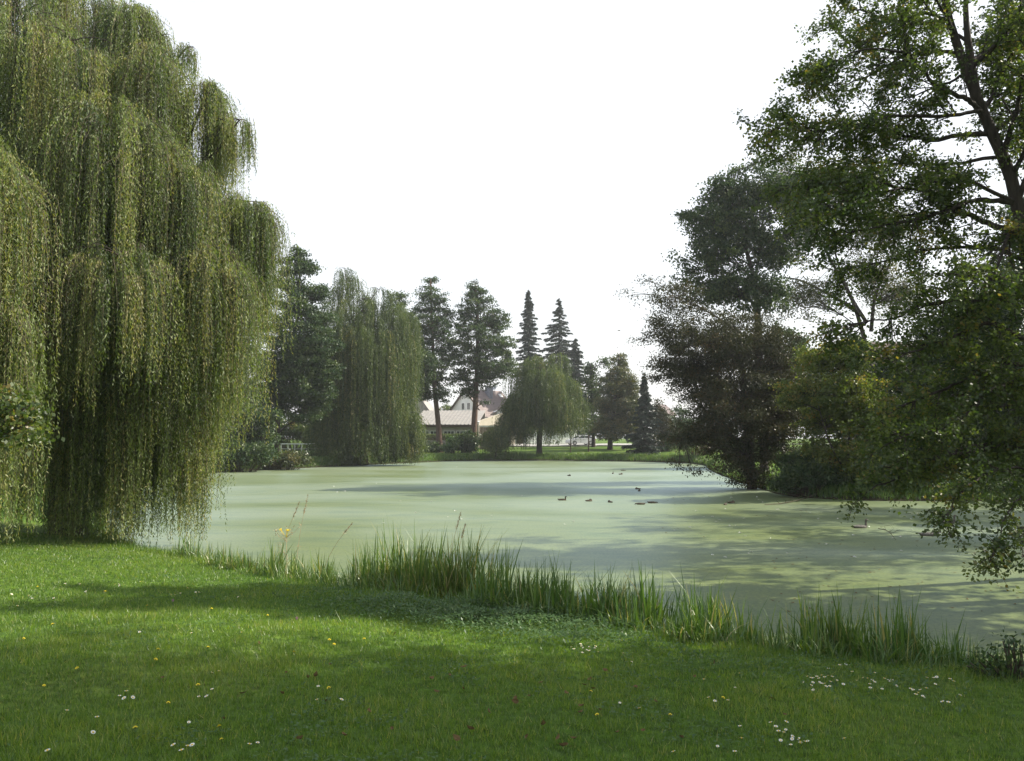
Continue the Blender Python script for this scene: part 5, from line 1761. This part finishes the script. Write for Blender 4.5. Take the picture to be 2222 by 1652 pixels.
x, y = x[ok], y[ok]
n = len(x)
hh = .05 + .13 * np.clip(.5 + wob(x, y, 2.2, 1.1), 0, 1)
P = np.stack([x, y, gz(x, y) + rng.random(n) ** .6 * hh], 1)
sz = rng.uniform(.03, .07, n)
lv.leaves(P, rng.normal(size=(n, 3)) * [1, 1, .35], sz, sz * .42, rng, np.clip(rng.normal(.55, .22, n), 0, 1), up=np.tile([0.1, 0, 1.0], (n, 1)))
tag(lv.build('ground_cover', M['weed']), 'clover and low nettle like weeds creeping through the lawn and along its edge', 'weeds', kind='stuff')

# ------------------------------------------------------------------ flowers and fallen leaves on the lawn
M['petal_white'] = surf('white_petals', (.78, .78, .76), (.86, .86, .85), 5, .7)
M['petal_yellow'] = surf('yellow_petals', (.8, .62, .03), (.86, .7, .05), 5, .7)
M['disc_yellow'] = surf('yellow_flower_disc', (.7, .45, .02), (.8, .55, .04), 5, .8)
M['clover_pink'] = surf('pink_clover_head', (.26, .10, .20), (.40, .22, .34), 9, .8)
M['stalk'] = surf('green_stalk', (.05, .09, .025), (.08, .12, .03), 9, .8)
M['dead_leaf'] = surf('brown_fallen_leaf', (.085, .055, .020), (.19, .13, .055), 11, .85)
M['straw'] = surf('dry_straw', (.34, .27, .17), (.46, .38, .25), 9, .9)
M['feather'] = surf('white_down', (.72, .73, .72), (.8, .8, .8), 9, .9)


def lawn_at(px, py):
    """Where the sight line of a photo pixel meets the lawn."""
    d = ray(px, py)
    t = np.linspace(2, 40, 4000)
    P = np.array([0, 0, EYE]) + d * t[:, None]
    i = np.argmax(P[:, 2] < np.maximum(gz(P[:, 0], P[:, 1]), 0))
    return P[i]


def daisy_mesh(rng):
    b = MB()
    k = 13
    th = np.arange(k) * 2 * math.pi / k
    for t in th:
        d, s = np.array([math.cos(t), math.sin(t), 0]), np.array([-math.sin(t), math.cos(t), 0])
        b.add([d * .004 + [0, 0, .047], d * .010 - s * .0024 + [0, 0, .05], d * .0155 + [0, 0, .049], d * .010 + s * .0024 + [0, 0, .05]], [[0, 1, 2, 3]], mi=0)
    b.tubes(np.array([[0, 0, .044], [0, 0, .048], [0, 0, .051], [0, 0, .053]]), [.003, .0052, .0045, .0006], 8, mi=1)
    b.tubes(np.array([[0.004, 0, 0], [.001, 0, .025], [0, 0, .046]]), .0009, 4, mi=2)
    return b


def dandelion_mesh(rng):
    b = MB()
    for ring_, (n, r0, r1, z) in enumerate(((16, .006, .019, .055), (13, .004, .014, .059), (9, .001, .009, .063))):
        for t in np.arange(n) * 2 * math.pi / n + ring_ * .2:
            d, s = np.array([math.cos(t), math.sin(t), 0]), np.array([-math.sin(t), math.cos(t), 0])
            b.add([d * r0 + [0, 0, z - .002], d * r1 * .7 - s * .0028 + [0, 0, z], d * r1 + [0, 0, z + .001], d * r1 * .7 + s * .0028 + [0, 0, z]], [[0, 1, 2, 3]], mi=0)
    b.tubes(np.array([[0, 0, .046], [0, 0, .052], [0, 0, .058]]), [.002, .006, .004], 7, mi=1)
    b.tubes(np.array([[0.006, 0, 0], [.002, 0, .025], [0, 0, .05]]), .0014, 5, mi=1)
    return b


rng = np.random.default_rng(90)
protos = {}


def plant(kind, px, py, label, cat, group, sc_=1.0):
    p = lawn_at(px, py + 2)
    p[2] = float(gz(p[0], p[1]))
    if kind not in protos:
        fn, mats = {'daisy': (daisy_mesh, ['petal_white', 'disc_yellow', 'stalk']), 'dandelion': (dandelion_mesh, ['petal_yellow', 'stalk'])}[kind]
        protos[kind] = fn(rng).build(kind, [M[m] for m in mats], loc=(0, 0, 0))
        o = protos[kind]
    else:
        o = protos[kind].copy()
        C.objects.link(o)
    o.location = p
    o.rotation_euler = (rng.normal() * .22 + .12, rng.normal() * .22, rng.random() * 6.28)
    o.scale = (sc_ * rng.uniform(.8, 1.15),) * 3
    tag(o, label, cat, group)


clusters = [
    ('white daisy of the small cluster on the lawn below the middle reeds', [(1240, 1412), (1246, 1418), (1258, 1406), (1263, 1409), (1268, 1411), (1275, 1405), (1278, 1410), (1288, 1409), (1290, 1414), (1272, 1416), (1280, 1420), (1299, 1422), (1262, 1424), (1352, 1425), (1368, 1443)]),
    ('white daisy of the densest cluster at the right of the lawn', [(1756, 1476), (1760, 1482), (1768, 1480), (1774, 1478), (1780, 1482), (1786, 1476), (1792, 1480), (1799, 1474), (1804, 1478), (1762, 1490), (1775, 1487), (1784, 1491), (1793, 1493), (1800, 1488), (1789, 1498), (1799, 1500), (1767, 1505), (1744, 1486), (1757, 1495), (1816, 1486), (1829, 1494), (1798, 1460), (1822, 1452), (1832, 1449)]),
    ('white daisy of the loose cluster between the densest cluster and the right corner', [(1858, 1485), (1879, 1479), (1884, 1482), (1890, 1486), (1898, 1488), (1888, 1494), (1918, 1482), (1924, 1486), (1935, 1486), (1939, 1494), (1914, 1505), (1852, 1468), (1897, 1468), (1889, 1503)]),
    ('white daisy of the cluster at the far right of the lawn', [(1976, 1505), (1984, 1507), (1990, 1512), (1996, 1516), (2002, 1507), (2010, 1505), (2000, 1519), (2028, 1479), (2034, 1478), (2010, 1480), (2062, 1484), (2066, 1489), (2080, 1519), (2052, 1535), (2058, 1536), (1986, 1519), (2026, 1492)]),
    ('white daisy of the cluster near the lower right edge of the lawn', [(1676, 1580), (1702, 1580), (1683, 1590), (1706, 1593), (1691, 1601), (1702, 1601), (1714, 1608), (1722, 1613), (1740, 1613), (1736, 1623), (1746, 1622), (1718, 1628), (1738, 1628), (1694, 1618), (1756, 1620), (1608, 1588), (1610, 1618)]),
    ('white daisy of the sunlit cluster at the left of the lawn', [(139, 1273), (253, 1273), (261, 1276), (268, 1274), (246, 1272), (275, 1276), (368, 1297), (379, 1296), (406, 1281), (425, 1291), (430, 1292), (302, 1268), (392, 1292), (520, 1300)]),
    ('white daisy in the shade left of the middle of the lawn', [(273, 1513), (257, 1521), (282, 1523), (275, 1526), (455, 1468), (474, 1467), (462, 1506), (453, 1521), (431, 1522), (142, 1555), (211, 1571), (303, 1379), (416, 1381), (526, 1380)]),
    ('white daisy along the lower left edge of the lawn', [(383, 1632), (406, 1636), (422, 1632), (537, 1632), (557, 1625), (397, 1646), (107, 1646), (407, 1577), (196, 1602)]),
    ('white daisy scattered singly over the middle of the lawn', [(690, 1499), (690, 1530), (735, 1531), (1596, 1500), (1528, 1486), (1606, 1472), (1580, 1531), (1557, 1629), (1596, 1646), (1344, 1533), (1391, 1550), (1550, 1532), (1837, 1616), (1544, 1525), (1467, 1646)]),
    ('white daisy scattered singly along the sunlit left edge of the lawn', [(20, 1296), (65, 1297), (70, 1304), (117, 1305), (35, 1323), (173, 1273), (189, 1288)]),
]
for txt, pts in clusters:
    for x, y in pts:
        plant('daisy', x, y, txt, 'daisy', txt.replace('white daisy', 'white daisies'), 1.12)
yel = [(50, 1394), (321, 1323), (458, 1329), (579, 1342), (341, 1424), (450, 1416), (333, 1441), (171, 1458), (430, 1500), (364, 1537), (715, 1397), (724, 1407), (634, 1424), (717, 1506), (480, 1594), (483, 1618), (294, 1598), (94, 1496),
       (117, 1365), (227, 1291), (84, 1278), (1278, 1511), (1299, 1564), (1454, 1563), (1565, 1524), (790, 1395)]
for x, y in yel:
    lx = 'lower ' if y > 1480 else ('upper ' if y < 1400 else 'middle ')
    side = 'left' if x < 640 else 'centre'
    txt = 'yellow dandelion like flower in the %spart of the lawn, %s' % (lx, 'on its left side' if side == 'left' else 'near its centre')
    plant('dandelion', x, y, txt, 'yellow flower', txt.replace('flower in', 'flowers in'), 1.0 if y > 1480 else 1.15)
# clover heads
for x, y, txt in ((375, 1314, 'purple clover head at the sunlit edge of the shade'), (644, 1354, 'mauve clover head in the shade right of the yellow flowers')):
    p = lawn_at(x, y)
    b = MB()
    b.tubes(np.array([[0, 0, 0], [0.003, 0, .03], [0, 0, .06]]), .0013, 4, mi=1)
    r2 = np.random.default_rng(int(x))
    n = 70
    u = rdir(r2, n)
    b.leaves(np.array([0, 0, .07]) + u * .008, u, .013, .005, r2, .5)
    o = b.build('clover_flower', [M['clover_pink'], M['stalk']], loc=(0, 0, 0))
    o.location = p
    tag(o, txt, 'clover')

# fallen leaves on the lawn
def deadleaf(rng):
    b = MB()
    L_ = np.linspace(0, 1, 6)
    wv = np.array([.06, .7, 1, .85, .5, .03]) * .022
    cx = L_ * .07
    cz = .012 + .018 * (L_ - .5) ** 2 * 4
    for s in (-1, 1):
        A = np.stack([cx, np.zeros(6), cz], 1)
        B = np.stack([cx + .004, s * wv, cz + .010 * wv / .022], 1)
        V = np.vstack([A, B])
        q = [[i, i + 1, i + 7, i + 6] for i in range(5)]
        b.add(V, q)
    b.tubes(np.array([[-.02, 0, .006], [0, 0, .012]]), .0012, 4)
    return b


dl = [(860, 1378), (1000, 1460), (975, 1477), (930, 1485), (1120, 1522), (1145, 1520), (1130, 1532), (1233, 1519), (1262, 1497), (1285, 1480), (1290, 1505), (1258, 1545), (1254, 1560), (1300, 1550), (1400, 1595), (1345, 1600),
      (1145, 1610), (1210, 1620), (1240, 1618), (1236, 1632), (1000, 1622), (1030, 1600), (940, 1512), (1005, 1508), (715, 1523), (682, 1482), (668, 1475), (715, 1450), (1505, 1480), (1552, 1448), (1670, 1525), (1700, 1560),
      (605, 1517), (626, 1469), (560, 1400), (520, 1520), (800, 1560), (850, 1590), (1060, 1560), (1180, 1590), (1320, 1465), (1380, 1500), (1420, 1530), (1180, 1490), (1120, 1470), (1480, 1612), (640, 1620), (480, 1572), (350, 1480), (740, 1608)]
pd = deadleaf(rng).build('fallen_leaf', M['dead_leaf'], loc=(0, 0, 0))
for i, (x, y) in enumerate(dl):
    o = pd if i == 0 else pd.copy()
    if i:
        C.objects.link(o)
    p = lawn_at(x, y)
    o.location = (p[0], p[1], float(gz(p[0], p[1])) + .03)
    o.rotation_euler = (rng.normal() * .5, rng.normal() * .5, rng.random() * 6.28)
    o.scale = (rng.uniform(.6, 1.05),) * 3
    txt = 'curled brown fallen leaf in the grass of the %s lawn' % ('left' if x < 800 else 'lower middle' if y > 1540 else 'upper middle')
    tag(o, txt, 'fallen leaf', 'brown fallen leaves on the %s lawn' % ('left' if x < 800 else 'lower middle' if y > 1540 else 'upper middle'))

# leaves and down afloat on the duckweed
fl = MB()
fl.add([[-.05, 0, .012], [-.01, -.02, .004], [.045, -.003, .016], [-.005, .022, .006]], [[0, 1, 2, 3]])
fl = fl.build('floating_leaf', M['dead_leaf'], loc=(0, 0, 0))
fe = MB()
fe.add([[-.05, 0, .012], [-.01, -.012, .02], [.045, -.003, .012], [-.005, .014, .025]], [[0, 1, 2, 3]])
fe.add([[-.02, .01, .012], [.01, -.002, .03], [.03, .02, .012], [0, .03, .018]], [[0, 1, 2, 3]])
fe = fe.build('floating_feather', M['feather'], loc=(0, 0, 0))
for proto, n, box, cat in ((fl, 90, (1650, 2220, 1165, 1330), 'leaf'), (fl, 34, (1440, 1800, 1062, 1130), 'leaf'), (fe, 46, (1480, 2050, 1080, 1220), 'feather'), (fe, 26, (700, 1300, 1012, 1140), 'feather')):
    where = {(fl, 90): 'near water in front of the hanging twigs', (fl, 34): 'shaded water off the right bank', (fe, 46): 'shaded right half of the pond', (fe, 26): 'sunlit left half of the pond'}[(proto, n)]
    nm = 'dark dead leaf' if proto is fl else 'white feather'
    for i in range(n):
        first = i == 0 and not proto.get('label')
        o = proto if first else proto.copy()
        if not first:
            C.objects.link(o)
        px, py = rng.uniform(box[0], box[1]), box[2] + (box[3] - box[2]) * rng.random() ** 1.2
        p = onz(px, py, 0)
        if sdf(p[0], p[1]) > -.3:
            p = onz(1500 + 30 * rng.normal(), 1150 + 20 * rng.normal(), 0)
        o.location = (p[0], p[1], .002)
        o.rotation_euler = (0, 0, rng.random() * 6.28)
        o.scale = (rng.uniform(.6, 1.2) * (1.4 if proto is fe else 1) * (1 + max(0, p[1] - 20) * .012),) * 3
        tag(o, '%s afloat on the %s' % (nm, where), cat, '%ss afloat on the %s' % (nm.replace('leaf', 'leave'), where))

# ragwort and dry grass stalks at the water edge
p = onz(620, 1243, .3)
root = thing('ragwort', 'spindly ragwort with a yellow flower head at the water edge', 'wild flower', p)
s = p[1] / F
b, f = MB(), MB()
r2 = np.random.default_rng(5)
top = np.array([0, 0, 88 * s])
b.tubes(p + np.array([[0, 0, -.05], [.02, 0, .3 * top[2]], [0.0, 0, .7 * top[2]], [0, 0, top[2]]]), [.008, .007, .005, .003], 5)
for k in range(16):
    z0 = r2.uniform(.25, .9) * top[2]
    e = p + [r2.normal() * .14, r2.normal() * .1, z0 + r2.uniform(.08, .3)]
    b.tubes(np.array([p + [0, 0, z0], (p + [0, 0, z0]) * .4 + e * .6 - [0, 0, .04], e]), [.004, .003, .002], 4)
    b.leaves(np.repeat(e[None], 6, 0) + r2.normal(size=(6, 3)) * .02, rdir(r2, 6), .035, .014, r2, .5)
b.build('stem', M['straw'], root)
for k in range(5):
    c = p + top + [r2.uniform(-.13, .10), r2.uniform(-.07, .07), r2.uniform(-.05, .03)]
    n = 16
    f.leaves(c + r2.normal(size=(n, 3)) * .012, np.stack([r2.normal(size=n), r2.normal(size=n), np.abs(r2.normal(size=n)) * .5], 1), .03, .016, r2, .5)
    f.tubes(np.array([p + top * .85, c]), .003, 4)
f.build('flower_head', M['petal_yellow'], root)
for (x0, y0_, x1, y1_, txt) in ((598, 1240, 650, 1090, 'long dry grass stalk leaning right beside the ragwort'), (640, 1240, 668, 1075, 'tallest thin grass stalk right of the ragwort'), (690, 1250, 765, 1135, 'thin grass stalk leaning far right of the ragwort'),
                            (968, 1270, 1000, 1112, 'feathery reddish grass stalk above the great tuft of sedge'), (984, 1270, 1010, 1138, 'shorter reddish grass stalk on the right of the great tuft')):
    a = onz(x0, y0_, .25)
    e = at(x1, y1_, a[1] - .2)
    r2 = np.random.default_rng(int(x0))
    b = MB()
    cv = curve([a - [0, 0, .1], a * .5 + e * .5 + [-.02, 0, .05], e], 9)
    b.tubes(cv, np.linspace(.005, .0022, 9), 4)
    n = 90
    t = r2.uniform(.72, 1.0, n)
    P = np.stack([np.interp(t, np.linspace(0, 1, 9), cv[:, i]) for i in range(3)], 1)
    b.leaves(P, unit(e - a) + r2.normal(size=(n, 3)) * .45, .05 * (1.25 - t) * 2.4, .008, r2, .5)
    tag(b.build('grass_stalk', M['straw'], loc=a), txt, 'grass stalk')

# seedling shrub at the right end of the near bank
shrub('seedling_bush', 'dark leafy seedling bush among the reeds at the lower right edge', 'bush', 8.8, [(2180, 1445, 46, 60), (2235, 1480, 60, 60), (2130, 1470, 40, 34), (2210, 1400, 26, 24)], M['alder'], 95, leaf=(.055, .03), clump=.15, nl=13)
# fallen branch and floating twigs
for pts, r_, txt in (([(1660, 1096), (1700, 1092), (1752, 1080), (1775, 1068)], .03, 'pale fallen branch lying in the water below the right bank bush'),
                    ([(1906, 1147), (1925, 1152), (1936, 1162), (1944, 1172)], .012, 'bare twig sticking out over the water beside the leftmost goose')):
    zs = [0.0, .03, .12, .3] if r_ > .02 else [.10, .10, .06, .03]
    q = [onz(x, y, z) for (x, y), z in zip(pts, zs)]
    b = MB().tubes(curve(q, 12), np.linspace(r_, r_ * .4, 12), 6)
    for k in range(5):
        c = curve(q, 12)[3 + k]
        b.tubes(np.array([c, c + [.12 * rng.normal(), .1 * rng.normal(), .12], c + [.25 * rng.normal(), .1, .2]]), [r_ * .5, r_ * .3, r_ * .1], 4)
    tag(b.build('fallen_branch', M['twig'], loc=q[0]), txt, 'branch')
